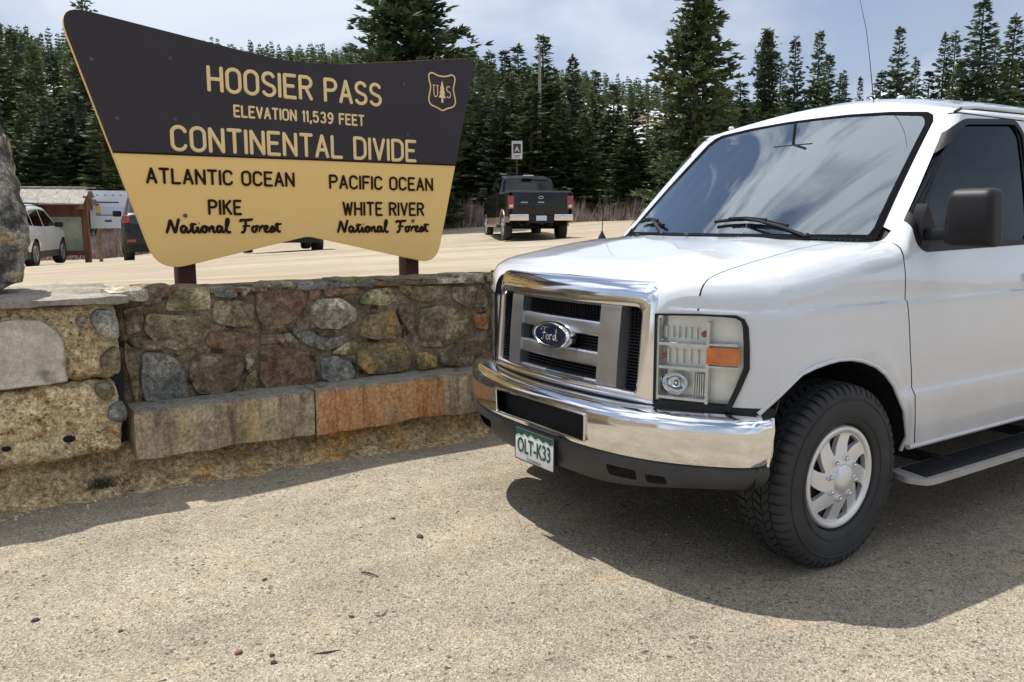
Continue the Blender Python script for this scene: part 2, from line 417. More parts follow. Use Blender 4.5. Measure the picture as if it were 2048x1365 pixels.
# ================================================================== THE WHITE VAN
van = empty('passenger_van', (0,0,0), 0, 'large white passenger van with chrome grille and all terrain tyres, parked in the foreground', 'van')
SZ = [.43,.46,.56,.69,.725,.80,.92,1.02,1.08,1.112,1.122,1.22,1.30,1.345,1.40,1.6,1.8,1.95,2.0,2.2]
SY = [.945,.975,.988,1.002,.990,.997,1.003,1.004,1.003,1.000,.990,.984,.968,.950,.932,.900,.862,.825,.805,.77]
WX = [-5.02,-4.98,-4.9,-4.7,.34,.40,.44,.48,.52,.555,.59,.62,.65,.675,.70,.706]
WY = [.80,.90,.965,1,1,.992,.975,.948,.912,.868,.815,.765,.71,.66,.605,.59]
def v_w(x): return interp(x, WX, WY)
def v_side(z, x): return interp(z, SZ, SY)+.012*math.exp(-((math.hypot(x-.03, z-.46)-.475)/.035)**2)*(1 if z < .96 else .6)
HX = [-.4,-.14,.05,.19,.35,.5,.6,.65,.68,.695,.706]; HZ = [1.372,1.356,1.335,1.312,1.285,1.255,1.228,1.205,1.175,1.14,1.10]
def v_hood(x, y): return interp(x, HX, HZ)+.026*(1-(abs(y)/.78)**2)*sstep(.74,.5,x) + .006*math.exp(-((abs(y)-.36)/.12)**2)*sstep(.7,.4,x)
def v_roof(x, y):
    A = interp(-x, [0,1.0,1.15,1.3,1.6,2.0,4.6,4.95,5.05], [.04,.06,.105,.135,.155,.17,.17,.11,.02])
    b = interp(-x, [0,.95,1.7,3,4.8,4.95,5.02],[1.985,1.985,2.0,2.01,2.0,1.97,1.9])
    return b + A*(1-min(1,(abs(y)/.8))**2.2) - .25*max(0,abs(y)-.8)
def v_ws(x, y):
    q = min(1.3, (abs(y)/.8)**2); return 1.37+(-.38+.18*(1-q)-x)/(1.04+.26*(1-q))
def v_top(x, y):
    return min(max(v_hood(x, y), v_ws(x, y)), v_roof(x, y))
def v_r(x): return interp(x, [-5.02,-4.9,-1.1,-.9,-.45,-.33,.2,.5,.62,.68,.706], [.08,.05,.05,.035,.035,.09,.115,.10,.08,.05,.03])
def v_bow(x, y, z): return .022*max(0,1-(abs(y)/.66)**2)*sstep(.25,.7,x)*sstep(.9,1.1,z)
xs = [.706,.703,.70,.695,.69,.68,.67,.655,.64,.62,.60,.575,.55,.525,.50,.47,.44,.40]+[.36-.04*i for i in range(9)]+[0-.03*i for i in range(4)]
xs += [-.12-.015*i for i in range(1,75)]+[-1.26-.04*i for i in range(0,12)]+[-1.8-.12*i for i in range(25)]+[-4.8,-4.87,-4.92,-4.96,-4.99,-5.01,-5.02]
xs = sorted(set(round(x,4) for x in xs), reverse=True)
vb, rows = half_loft(xs, [.43,.445,.46,.56,.63,.69,.707,.725,.76,.80,.86,.92,.97,1.02,1.08,1.10,1.112,1.122,1.14], v_side, v_top, v_r, bow=v_bow, wfac=v_w)
try: vb.faces.new(rows[-1]+[vb.verts.new((-5.02,0,.43))])
except ValueError: pass
vb.normal_update()
TG = vb.faces.layers.int.new('tag')
def setag(fs, k):
    for f in fs: f[TG] = k
def tagged(k): return [f for f in vb.faces if f[TG] == k]
def side(f):
    c = f.calc_center_median(); return c.y > (v_side(c.z, c.x)-.045)*v_w(c.x)-.01*(c.x > .3)*3
# lower front, wheel arches
kill = cut_convex(vb, [(.30,.2),(.9,.2),(.9,.742),(.30,.742)], side); bmesh.ops.delete(vb, geom=kill, context='FACES')
ARCH = [(-.462,.2),(-.462,.435),(-.449,.511),(-.393,.635),(-.309,.756),(-.235,.815),(-.162,.855),(-.07,.885),(.016,.901),(.10,.906),(.178,.902),(.26,.89),(.327,.871),(.417,.798),(.483,.72),(.52,.2)]
kill = cut_convex(vb, ARCH, side); bmesh.ops.delete(vb, geom=kill, context='FACES')
RARCH = [(-3.505+.47*cos(a), .41+.45*sin(a)) for a in [pi*i/14 for i in range(15)]]
RARCH = [(RARCH[0][0], .2)]+RARCH+[(RARCH[-1][0], .2)]
kill = cut_convex(vb, RARCH, side); bmesh.ops.delete(vb, geom=kill, context='FACES')
GO = [(-.10,.70),(.600,.70),(.600,1.135),(.593,1.165),(.575,1.187),(.545,1.200),(.50,1.205),(.3,1.212),(-.10,1.216)]
bmesh.ops.delete(vb, geom=cut_convex(vb, GO, lambda f: f.calc_center_median().x > .55 and f.calc_center_median().y < .62, ax=(1,2)), context='FACES')
# headlight opening, seen along the corner's own diagonal
HA = radians(40); HU = Vector((-sin(HA), cos(HA), 0)); HV = Vector((0,0,1))
hl = lambda x, y, z: (-x*sin(HA)+y*cos(HA), z)
HLP = [hl(.705,.594,1.085), hl(.624,.757,1.093), hl(.550,.874,1.092), hl(.533,.896,1.066), hl(.526,.905,.893), hl(.566,.852,.727), hl(.705,.594,.727)]
hf = cut_convex(vb, HLP, lambda f: f.calc_center_median().x > .45 and f.calc_center_median().y > .55 and f.calc_center_median().z < 1.16, u=HU, v=HV)
hlVF = take(vb, hf)
# door with gap, window
DOOR = [(-.915,1.966),(-.635,1.681),(-.41,1.417),(-.372,1.29),(-.366,1.12),(-.411,.901),(-.493,.713),(-.545,.614),(-.56,.445),(-.56,.40),(-1.62,.40),(-1.66,1.2),(-1.66,1.966)]
def inset(P, d):
    n = len(P); A = sum(P[i][0]*P[(i+1)%n][1]-P[(i+1)%n][0]*P[i][1] for i in range(n)); sgn = 1 if A > 0 else -1; out = []
    for i in range(n):
        a, b, c = Vector(P[i-1]), Vector(P[i]), Vector(P[(i+1)%n]); e1 = (b-a).normalized(); e2 = (c-b).normalized()
        n1 = Vector((-e1.y, e1.x))*sgn; n2 = Vector((-e2.y, e2.x))*sgn; k = (n1+n2); k = k/max(.35, k.dot(n1)); out.append(tuple(b+k*d))
    return out
setag(cut_convex(vb, DOOR, side), 1)
setag(cut_convex(vb, inset(DOOR, .0068), lambda f: f[TG] == 1), 2)
gapVF = take(vb, tagged(1))
WIN = [(-.517,1.523),(-.497,1.43),(-.503,1.35),(-.55,1.318),(-1.50,1.338),(-1.575,1.40),(-1.591,1.90),(-1.52,1.965),(-1.033,1.935),(-.955,1.905),(-.717,1.744),(-.56,1.595)]
WIN = round_poly(WIN, .03, 3)
setag(cut_convex(vb, WIN, lambda f: f[TG] == 2), 3)
setag(cut_convex(vb, inset(WIN, .028), lambda f: f[TG] == 3), 4)
glassVF = take(vb, tagged(4)); rubVF = take(vb, tagged(3)); doorVF = take(vb, tagged(2))
# rear side windows
rearw = []
for x0, x1 in ((-1.86,-2.85),(-2.98,-3.85),(-3.98,-4.75)):
    P = round_poly([(x0,1.36),(x1,1.36),(x1,1.90),(x0,1.90)], .06, 3)
    setag(cut_convex(vb, P, side), 5)
    setag(cut_convex(vb, inset(P, .025), lambda f: f[TG] == 5), 6)
    rearw.append((take(vb, tagged(6)), take(vb, tagged(5))))
# windscreen (outlined in the front view)
topf = lambda f: -1.25 < f.calc_center_median().x < -.12 and f.calc_center_median().z > 1.36 and f.normal.z > .25
WS = [(-.3,1.371),(.825,1.371),(.822,1.40),(.765,1.69),(.722,1.93),(.70,1.962),(.66,1.982),(.45,2.006),(.2,2.020),(-.3,2.024)]
setag(cut_convex(vb, WS, topf, ax=(1,2)), 7)
WS2 = [(-.3,1.392),(.782,1.392),(.786,1.42),(.738,1.68),(.692,1.915),(.668,1.946),(.64,1.966),(.44,1.992),(.2,2.008),(-.3,2.012)]
setag(cut_convex(vb, WS2, lambda f: f[TG] == 7, ax=(1,2)), 8)
wsVF = take(vb, tagged(8)); sealVF = take(vb, tagged(7))
# cowl panel and bonnet (outlined from above)
hoodt = lambda f: f.calc_center_median().x > -.45 and f.normal.z > .15
CW = [(-.115,-.1),(-.125,.3),(-.165,.55),(-.235,.74),(-.30,.835),(-.47,.86),(-.5,-.1)]
a = cut_convex(vb, CW, hoodt, ax=(0,1)); cowlVF = take(vb, a)
HD = [(.78,-.1),(.78,.63),(.715,.80),(.655,.795),(.50,.775),(.19,.752),(-.14,.775),(-.24,.80),(-.26,.83),(-.08,-.1)]
HD = [(.80,-.1),(.80,.752),(.50,.752),(.19,.750),(-.14,.748),(-.20,.748),(-.12,.30),(-.108,-.1)]
setag(cut_convex(vb, HD, lambda f: hoodt(f) and f.calc_center_median().z > 1.09, ax=(0,1)), 9)
setag(cut_convex(vb, inset(HD, .006), lambda f: f[TG] == 9, ax=(0,1)), 10)
hgapVF = take(vb, tagged(9)); hoodVF = take(vb, tagged(10))
bodyVF = take(vb, vb.faces[:]); vb.free()
body = both('body', bodyVF, white, van)
both('bonnet', hoodVF, white, van)
both('cowl_panel', offset_geo(cowlVF, -.012), black_pl, van)
both('windscreen', wsVF, ws_glass, van)
both('windscreen_seal', offset_geo(sealVF, .003), mat('windscreen_surround', (.006,.006,.008), .85, spec=.04), van)
gp = offset_geo(gapVF, -.012); mk('door_gap', *gp, seam_m, van); mk('door_gap', *mir(gp), seam_m, van); both('bonnet_gap', offset_geo(hgapVF, -.010), seam_m, van)
for s in (1,-1):
    t_ = (lambda g: g) if s == 1 else mir
    V, F = t_(doorVF); dr = mk('front_door', V, F, white, van)
    V, F = t_(offset_geo(rubVF, .003)); mk('window_rubber', V, F, black_pl, dr)
    V, F = t_(offset_geo(glassVF, -.012)); mk('window_pane', V, F, side_glass, dr)
    g = G(); g.box((-1.54,s*.985,1.16),(-1.42,s*1.012,1.20),.008); g.build('door_handle', black_pl, dr)
    for q1, q2 in rearw:
        V, F = t_(offset_geo(q1, -.006)); mk('side_window', V, F, dark_glass, van)
        V, F = t_(offset_geo(q2, .002)); mk('window_rubber', V, F, black_pl, van)
# interior lining: the shell again, 35 mm further in, dark
lin = G()
for q in (bodyVF, doorVF):
    V, F = offset_geo(q, -.035); V = [v for v in V]; F2 = []
    for f in F:
        c = sum((Vector(V[i]) for i in f), Vector())/len(f)
        if c.x < -.52 and c.z > .5: F2.append(f)
    lin.add(V, F2)
lin.mirror().build('interior_lining', trim_in, van, fix=False)
# wheel wells, floor, underbody
g = G()
for s in (1,-1):
    for x0, rr in ((.03,.50),(-3.505,.50)):
        P = [(x0+rr*cos(a), .42+rr*sin(a)) for a in [pi*i/16 for i in range(17)]]
        V = [(x, s*.975, z) for x, z in P]+[(x, s*.60, z) for x, z in P]; n = len(P)
        F = [(i,i+1,n+i+1,n+i) for i in range(n-1)]+[tuple(range(n,2*n))]
        g = G(); g.add(V, F); g.build('wheel_well', dark_hole, van, fix=False)
g = G(); g.box((-.50,-.93,.44),(-3.0,.93,.60)); g.box((.60,-.58,.40),(-.6,.58,.62)); g.box((-3.9,-.6,.45),(-5.0,.93,.55)); g.box((-2.9,-.5,.35),(-4.1,.5,.56))
g.tube([(0,-.85,.36),(0,.85,.36)], .045, 8); g.tube([(-3.505,-.85,.39),(-3.505,.85,.39)], .06, 8); g.tube([(.2,.45,.38),(-3.2,.45,.38)], .05, 8); g.tube([(.2,-.45,.38),(-3.2,-.45,.38)], .05, 8)
g.build('underbody', seam_m, van)
# sill lip and rain gutter
for s in (1,-1):
    g = G(); g.tube([(-.50,s*.972,.445),(-3.0,s*.972,.445)], .013, 8)
    g.tube([(x, s*(v_side(z,x)+.006), z) for x, z in [(-1.02,1.985),(-1.15,1.997),(-1.6,2.01),(-2.5,2.018),(-4.8,2.01)]], .009, 6)
    g.tube([(x, s*(v_side(z,x)*v_w(x)+.001), z) for x, z in ARCH[1:-1]], .009, 8)
    g.build('panel_lip', white, van)
for s in (1,-1):
    g = G(); g.tube([(x, s*(v_side(z,x)+.001), z) for x, z in [(-.96,1.962),(-1.03,1.985),(-1.15,1.990),(-1.6,2.001),(-2.5,2.009),(-4.8,2.0)]], .007, 6)
    g.build('gutter_seal', black_pl, van)
# interior things
g = G(); g.prism([(-.42,1.30),(-.62,1.365),(-.86,1.34),(-.95,1.22),(-.95,.85),(-.42,.85)], -.86, .86, ax=(0,2)); g.build('dashboard', dash_m, van)
g = G(); g.tube([(-.98+.07*sin(a)*.6, .42+.19*cos(a), 1.20+.17*sin(a)) for a in [2*pi*i/24 for i in range(24)]], .014, 8, closed=True)
g.tube([(-.80,.42,1.15),(-.97,.42,1.20)], .03); g.tube([(-.98,.25,1.20),(-.98,.59,1.20)], .012); g.build('steering_wheel', trim_in, van)
def seat(x, y, w=.5):
    g = G(); g.box((x-.05,y-w/2,.72),(x+.50,y+w/2,.90),.04)
    V = G(); g.box((x-.16,y-w/2,.86),(x-.02,y+w/2,1.50),.05); g.box((x-.14,y-.14,1.50),(x-.05,y+.14,1.70),.035); g.build('seat', trim_in, van)
seat(-1.35,.45); seat(-1.35,-.45)
for x in (-2.3,-3.2,-4.1):
    for y in (-.55,0,.55): seat(x, y, .5)
g = G(); g.box((-.86,-.13,1.80),(-.84,.13,1.87),.01); g.tube([(-.85,0,1.87),(-.86,0,1.98)],.008); g.build('rear_view_mirror', black_pl, van)

# grille
def v_gx(y, z): return .775-.06*(y/.58)**2-.08*(z-.72)
def gr(P, dx): return [(v_gx(y,z)+dx, y, z) for y, z in P]
def frame(outer, inner, dxs, name, m_, parent):
    """closed frame: rings between an outer and an inner outline with given depth offsets [(t, dx)]"""
    g = G(); n = len(outer); V = []
    for t, dx in dxs:
        P = [(o[0]*(1-t)+i[0]*t, o[1]*(1-t)+i[1]*t) for o, i in zip(outer, inner)]; V += gr(P, dx)
    F = [(k*n+i, k*n+(i+1)%n, (k+1)*n+(i+1)%n, (k+1)*n+i) for k in range(len(dxs)-1) for i in range(n)]
    g.add(V, F); return g.build(name, m_, parent)
grille = link(bpy.data.objects.new('grille', None), van)
OUT = round_poly([(-.605,.715),(.605,.715),(.605,1.212),(-.605,1.212)], [.03,.03,.075,.075], 5)
INN = round_poly([(-.510,.765),(.510,.765),(.510,1.105),(-.510,1.105)], [.012,.012,.03,.03], 5)
def dens(P, per=6): # subdivide long sides evenly on both rings
    Q = []
    n = len(P)
    for i in range(n):
        a, b = P[i], P[(i+1)%n]; L_ = math.hypot(a[0]-b[0], a[1]-b[1]); k = per*2 if L_ > .7 else (per if L_ > .2 else 1)
        for j in range(k): Q.append((a[0]+(b[0]-a[0])*j/k, a[1]+(b[1]-a[1])*j/k))
    return Q
OUTd, INNd = dens(OUT), dens(INN)
frame(OUTd, INNd, [(0,-.10),(0,-.035),(.04,-.016),(.14,-.004),(.5,.010),(.82,.012),(.95,.004),(1,-.010),(1,-.07)], 'chrome_surround', chrome, grille)
def bar(y0, y1, z0, z1, dx0, dx1, name, m_=satin, seg=12, bev=.006):
    g = G(); V = []; prof = [(z0,dx0-.06),(z0,dx1-bev),(z0+bev,dx1),((z0+z1)/2,dx1+.003),(z1-bev,dx1),(z1,dx1-bev),(z1,dx0-.06)]
    for i in range(seg+1):
        y = y0+(y1-y0)*i/seg; V += [(v_gx(y,z)+d, y, z) for z, d in prof]
    n = len(prof); F = [(i*n+k, i*n+k+1, (i+1)*n+k+1, (i+1)*n+k) for i in range(seg) for k in range(n-1)]+[tuple(range(n)), tuple(seg*n+k for k in range(n))]
    g.add(V, F); return g.build(name, m_, grille)
bar(-.293,.293,1.098,1.112,0,-.004,'bar'); bar(-.293,.293,.966,1.028,0,-.002,'bar'); bar(-.293,.293,.836,.897,0,-.002,'bar'); bar(-.293,.293,.764,.778,0,-.002,'bar')
for s in (1,-1): bar(s*.293, s*.408, .764, 1.108, 0, .004, 'upright', satin, 4)
g = G()
for z in [.77+.0135*i for i in range(25)]: g.add([(v_gx(y,z)-.045+d, y, z+e) for d, e in ((0,-.0025),(0,.0025),(-.03,.0025),(-.03,-.0025)) for y in (-.5,-.25,0,.25,.5)], [(a*5+i,a*5+i+1,((a+1)%4)*5+i+1,((a+1)%4)*5+i) for a in range(4) for i in range(4)])
for y in [-.50+.02*i for i in range(51)]: g.box((v_gx(y,.93)-.075,y-.0015,.76),(v_gx(y,.93)-.05,y+.0015,1.11))
g.build('mesh_insert', black_pl, grille, smooth=False)
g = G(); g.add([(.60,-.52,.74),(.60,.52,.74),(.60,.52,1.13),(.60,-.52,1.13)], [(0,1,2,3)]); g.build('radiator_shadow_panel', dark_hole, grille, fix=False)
# badge
bz = .945; n = 40
E_ = lambda a, b: [(a*cos(2*pi*i/n), b*sin(2*pi*i/n)) for i in range(n)]
def ringset(specs, name, m_, parent, bx=.79):
    V = []
    for a, b, d in specs: V += [(bx+d, y, bz+z) for y, z in E_(a, b)]
    F = [(k*n+i, k*n+(i+1)%n, (k+1)*n+(i+1)%n, (k+1)*n+i) for k in range(len(specs)-1) for i in range(n)]
    if specs[-1][0] < .12: F.append(tuple((len(specs)-1)*n+i for i in range(n)))
    return mk(name, V, [f for f in F], m_, parent)
badge = ringset([(.135,.062,-.05),(.135,.062,0),(.131,.058,.006),(.118,.049,.006),(.114,.046,.001)], 'badge', chrome, grille)
ringset([(.115,.047,.0),(.113,.046,.002),(.08,.03,.004),(.03,.01,.005)], 'badge_field', mat('badge_blue', (.004,.010,.045), .25, coat=.8), badge)
def script(paths, ox, oz, sc, r, place):
    g = G()
    for P in paths:
        Q = chaikin([(p[0],p[1]) for p in P], 2, False); Q = [P[0]]+Q+[P[-1]]
        g.tube([place(ox+x*sc, oz+y*sc) for x, y in Q], r, 6)
    return g
FORD = [[(-1.6,.55),(-1.75,.75),(-1.5,.95),(-1.0,.9),(-.3,1.0)],[(-1.0,.9),(-1.15,.3),(-1.35,-.4),(-1.6,-.55),(-1.75,-.35)],[(-1.4,.25),(-.7,.3)],
 [(-.45,.15),(-.75,0),(-.75,-.4),(-.45,-.45),(-.25,-.1),(-.4,.15),(-.2,.1)],[(-.1,.15),(0,.1),(-.05,-.45)],[(0,0),(.2,.2),(.35,.1)],[(.95,.15),(.65,.1),(.5,-.3),(.75,-.45),(1.0,-.1),(1.2,.9)],[(1.2,.9),(1.0,-.3),(1.15,-.45),(1.35,-.3)]]
script(FORD, .01, -.003, .040, .0022, lambda x, z: (.797, -x*-1 if False else x, bz+z)).build('badge_script', chrome, badge)

# headlights
for s in (1,-1):
    t_ = (lambda q: q) if s == 1 else mir
    hd = link(bpy.data.objects.new('headlight', None), van)
    V, F = t_(offset_geo(hlVF, .004)); mk('lens', V, F, lens_glass, hd)
    V, F = t_(offset_geo(hlVF, -.055)); mk('reflector', V, F, mat('reflector_silver', (.95,.94,.90), .30, .35, c2=(.82,.82,.79), ns=18, bump=.3, bs=60, bd=.004) if s == 1 else bpy.data.materials['reflector_silver'], hd)
    def surf(u, z, d):   # a point of the corner surface: u = y of the surface
        y = u; x = interp(y, [.59,.605,.66,.71,.765,.815,.868,.912,.948,.975], [.706,.70,.675,.65,.62,.59,.555,.52,.48,.44])
        an = radians(26+20*sstep(.7,.95,y)); nx = Vector((cos(an), sin(an), 0)); p = Vector((x, y, z))+nx*d; return (p.x, s*p.y, p.z)
    def band(y0, y1, z0, z1, d0, d1, name, m_, k=8, par=hd):
        g = G(); V = []
        for i in range(k+1):
            y = y0+(y1-y0)*i/k; V += [surf(y,z0,d0), surf(y,z0,d1), surf(y,z1,d1), surf(y,z1,d0)]
        F = [(i*4+a, i*4+(a+1)%4, (i+1)*4+(a+1)%4, (i+1)*4+a) for i in range(k) for a in range(4)]+[(0,1,2,3),(k*4,k*4+1,k*4+2,k*4+3)]
        g.add(V, F); return g.build(name, m_, par)
    rim_m = bpy.data.materials.get('lamp_rim') or mat('lamp_rim', (.90,.89,.86), .3, .35, c2=(.7,.7,.68), ns=30)
    for z in (.968,.874,.752): band(.605,.785,z,z+.011,-.05,-.003,'divider',rim_m)
    band(.602,.610,.745,1.075,-.05,-.002,'divider',rim_m,2); band(.780,.790,.745,1.068,-.05,-.004,'divider',rim_m,2)
    band(.79,.882,.978,.985,-.03,-.002,'divider',rim_m); band(.79,.886,.890,.898,-.03,-.002,'divider',rim_m)
    band(.782,.888,.905,.970,-.014,-.001,'amber_reflector',amber)
    for k in range(6): band(.624+k*.022,.630+k*.022,.995,1.04,-.05,-.034,'rib',rim_m,1)
    for k in range(5): band(.632+k*.027,.638+k*.027,.895,.95,-.05,-.036,'rib',rim_m,1)
    for k in range(6): band(.735+k*.008,.739+k*.008,.775,.860,-.05,-.022,'rib',rim_m,1)
    g = G()
    for (y, z, r0) in ((.675,.815,.046),):
        c = Vector(surf(y, z, -.05)); ax = Vector((1, s*.25, 0)).normalized()
        for i, (rr, dd) in enumerate([(r0,.030),(r0*.9,.012),(r0*.6,-.004),(r0*.25,-.008)]): pass
        up = Vector((0,0,1)); sd_ = ax.cross(up); V = []
        rs = [(r0,.034),(r0*.92,.016),(r0*.7,.002),(r0*.4,-.004),(.004,-.006)]
        for rr, dd in rs: V += [c+ax*dd+(sd_*cos(2*pi*i/20)*1.25+up*sin(2*pi*i/20))*rr for i in range(20)]
        g.add(V, [(k*20+i,k*20+(i+1)%20,(k+1)*20+(i+1)%20,(k+1)*20+i) for k in range(4) for i in range(20)])
        g.ball(tuple(c+ax*.02), .014)
    g.build('bulb_bowl', chrome, hd)
    g = G(); g.ball(surf(.622,.92,-.035), .010); g.build('bulb', bpy.data.materials.get('amber_bulb') or mat('amber_bulb', (.55,.20,.07), .3, c2=(.4,.12,.04), ns=30), hd); g = G(); g.ball(surf(.768,1.018,-.03), .013); g.build('bulb', bpy.data.materials.get('amber_bulb') or mat('amber_bulb', (.55,.20,.07), .3, c2=(.4,.12,.04), ns=30), hd)
    # black bezel strip round the lamp
    zz = [(.604,1.095),(.70,1.098),(.80,1.102),(.88,1.106),(.925,1.104),(.942,1.085),(.946,1.05),(.955,.98),(.962,.905),(.940,.83),(.905,.742)]
    g = G(); V = []
    for y, z in zz:
        wdt = .010 if y < .93 and z > 1.09 else .020
        pass
    def strip(P, w, d, name, m_):
        g = G(); V = []
        for i, (y, z) in enumerate(P):
            a = P[max(0,i-1)]; b = P[min(len(P)-1,i+1)]; t = Vector((b[0]-a[0], b[1]-a[1])).normalized(); q = Vector((-t.y, t.x))*(w[i] if isinstance(w,list) else w)
            V += [surf(y-q.x, z-q.y, -.01), surf(y-q.x, z-q.y, d), surf(y+q.x, z+q.y, d), surf(y+q.x, z+q.y, -.01)]
        k = len(P)-1; F = [(i*4+a, i*4+(a+1)%4, (i+1)*4+(a+1)%4, (i+1)*4+a) for i in range(k) for a in range(4)]+[(0,1,2,3),(k*4,k*4+1,k*4+2,k*4+3)]
        g.add(V, F); return g.build(name, m_, hd)
    strip([(.596,1.089),(.68,1.093),(.757,1.096),(.83,1.096),(.872,1.095),(.892,1.082),(.901,1.055),(.906,.98),(.908,.897),(.885,.815),(.856,.728)], [.004]*4+[.006,.007]+[.0085]*5, .008, 'bezel', black_pl)
    strip([(.597,1.09),(.597,.90),(.597,.73)], .004, .006, 'bezel', black_pl)
# front valance between grille, lamps and bumper
g = G(); ys = [-.975,-.95,-.91,-.86,-.80,-.7,-.6,-.45,-.25,0,.25,.45,.6,.7,.80,.86,.91,.95,.975]
fx = lambda y: interp(abs(y), [0,.25,.45,.6,.66,.71,.765,.815,.868,.912,.948,.975], [.765,.755,.735,.706,.675,.65,.62,.59,.555,.52,.48,.44])
V = [(fx(y)-.008, y, z) for z in (.66,.742) for y in ys]; n = len(ys)
g.add(V, [(i,i+1,n+i+1,n+i) for i in range(n-1)]); g.build('filler_panel', seam_m, van, fix=False)
# bumper
BY = [0,.15,.30,.42,.52,.60,.68,.75,.81,.86,.90,.935,.96,.975,.985,.988,.99]; BX = [.865,.863,.857,.846,.832,.814,.788,.755,.718,.680,.645,.610,.578,.553,.528,.495,.452]
bprof = [(-.13,.712),(-.05,.706),(-.022,.698),(-.006,.684),(.002,.664),(.003,.62),(.002,.57),(-.004,.53),(-.012,.512),(-.03,.505),(-.06,.505)]
def sweep(prof, ys, xs_, name, m_, parent, zf=None, cutp=None):
    pts = [(x, y) for x, y in zip(xs_, ys)]; full = [(x,-y) for x, y in pts[:0:-1]]+pts; V = []
    for i, (x, y) in enumerate(full):
        a = Vector(full[max(0,i-1)]); b = Vector(full[min(len(full)-1,i+1)]); t = (b-a).normalized(); nn = Vector((t.y, -t.x))
        for d, z in prof: V.append((x+nn.x*d, y+nn.y*d, z+(zf(y, z) if zf else 0)))
    n = len(prof); bm = bmesh.new(); vs = [bm.verts.new(v) for v in V]
    for i in range(len(full)-1):
        for k in range(n-1): bm.faces.new((vs[i*n+k], vs[i*n+k+1], vs[(i+1)*n+k+1], vs[(i+1)*n+k]))
    bmesh.ops.recalc_face_normals(bm, faces=bm.faces[:])
    if cutp:
        for P in cutp:
            f = cut_convex(bm, P, lambda f: f.calc_center_median().x > .6 and abs(f.normal.x) > .6, ax=(1,2)); bmesh.ops.delete(bm, geom=f, context='FACES')
    return mkbm(name, bm, m_, parent)
OPEN = round_poly([(-.345,.535),(.345,.535),(.345,.650),(-.345,.650)], .012, 3)
bmp = sweep(bprof, BY, BX, 'front_bumper', chrome, van, zf=lambda y, z: .012*sstep(.3,.95,abs(y)), cutp=[OPEN])
g = G(); g.box((.66,-.36,.52),(.80,.36,.665)); g.build('opening_recess', dark_hole, bmp)
g = G(); g.tube([(.868-.02*(y/.6)**2*1.2, y, z) for y, z in OPEN], .006, 8, closed=True); g.build('opening_trim', chrome, bmp)
g = G(); g.tube([(.452,.985,.71),(.455,.993,.66),(.462,.99,.6),(.47,.985,.52)], .006); g.build('bumper_end', chrome, bmp)
vprof = [(-.02,.507),(-.012,.50),(-.010,.47),(-.018,.42),(-.03,.385),(-.05,.362),(-.12,.355)]
SL = [round_poly([(s*.46,.415),(s*.60,.42),(s*.60,.465),(s*.45,.46)], .01, 2) for s in (1,-1)]+[round_poly([(s*.64,.42),(s*.72,.425),(s*.72,.46),(s*.64,.458)], .01, 2) for s in (1,-1)]
val = sweep(vprof, BY, BX, 'lower_valance', grey_pl, van, zf=lambda y, z: (.012+.05*sstep(.49,.36,z))*sstep(.3,.95,abs(y)), cutp=SL)
for s in (1,-1): g = G(); g.box((.60,s*.44,.43),(.70,s*.74,.485)); g.build('slot_recess', dark_hole, val)
# licence plate
pl = G(); pl.box((.872,-.152,.352),(.878,.152,.502),.002)
plate = pl.build('licence_plate', mat('plate_white', (.72,.74,.74), .35, c2=(.66,.68,.69), ns=20), van)
g = G(); g.tube([(.876,y,z) for y, z in round_poly([(-.153,.351),(.153,.351),(.153,.503),(-.153,.503)], .008, 3)], .0035, 6, closed=True); g.build('plate_frame', black_pl, plate)
green = mat('plate_green', (.008,.050,.034), .4, c2=(.015,.10,.06), ns=30)
g = G(); top = .499; ridge = [(-.148,.462),(-.12,.474),(-.10,.468),(-.075,.482),(-.05,.470),(-.02,.486),(.01,.472),(.04,.484),(.07,.470),(.10,.480),(.125,.468),(.148,.474)]
g.prism([(-.148,top)]+ridge+[(.148,top)], .878, .8795, ax=(1,2)); g.build('plate_mountains', green, plate, smooth=False)
V, F = text_geo('OLT-K33', .098, .0008, .0015); w_ = max(v[0] for v in V)-min(v[0] for v in V); k = .262/w_
mk('plate_characters', [(.8795+v[2], v[0]*k, .418+v[1]*1.02) for v in V], F, green, plate, smooth=False)
V, F = text_geo('COLORADO', .02, .0004)
mk('plate_lettering', [(.8795+v[2], v[0], .363+v[1]*.8) for v in V], F, green, plate, smooth=False)
g = G(); g.box((.80,-.12,.37),(.872,.12,.49)); g.build('plate_bracket', seam_m, van)

# wheels
def make_wheel(parent, x, s, hub=True, tread=True):
    w = link(bpy.data.objects.new('wheel', None), parent); w.location = (x, s*.873, .3935)
    if s < 0: w.rotation_euler = (0,0,pi)
    return w
TR = [(.225,.085),(.232,.112),(.245,.120),(.29,.127),(.325,.126),(.352,.120),(.368,.112),(.379,.100),(.3845,.085),(.386,.05),(.386,-.05),(.3845,-.085),(.379,-.100),(.368,-.112),(.325,-.126),(.25,-.12),(.225,-.085)]
g = G(); g.lathe(TR, 72); tyre_me = g.build('tyre', rubber, None); 
g = G(); NB = 58
def blk(r0, r1, y0, y1, a0, a1, sk=0, yo=0):
    V = [(r*cos(a+sk*(y-y0)), y, r*sin(a+sk*(y-y0))) for r in (r0, r1) for a in (a0, a1) for y in (y0, y1)]
    g.add(V, [(0,1,3,2),(4,6,7,5),(0,4,5,1),(2,3,7,6),(0,2,6,4),(1,5,7,3)])
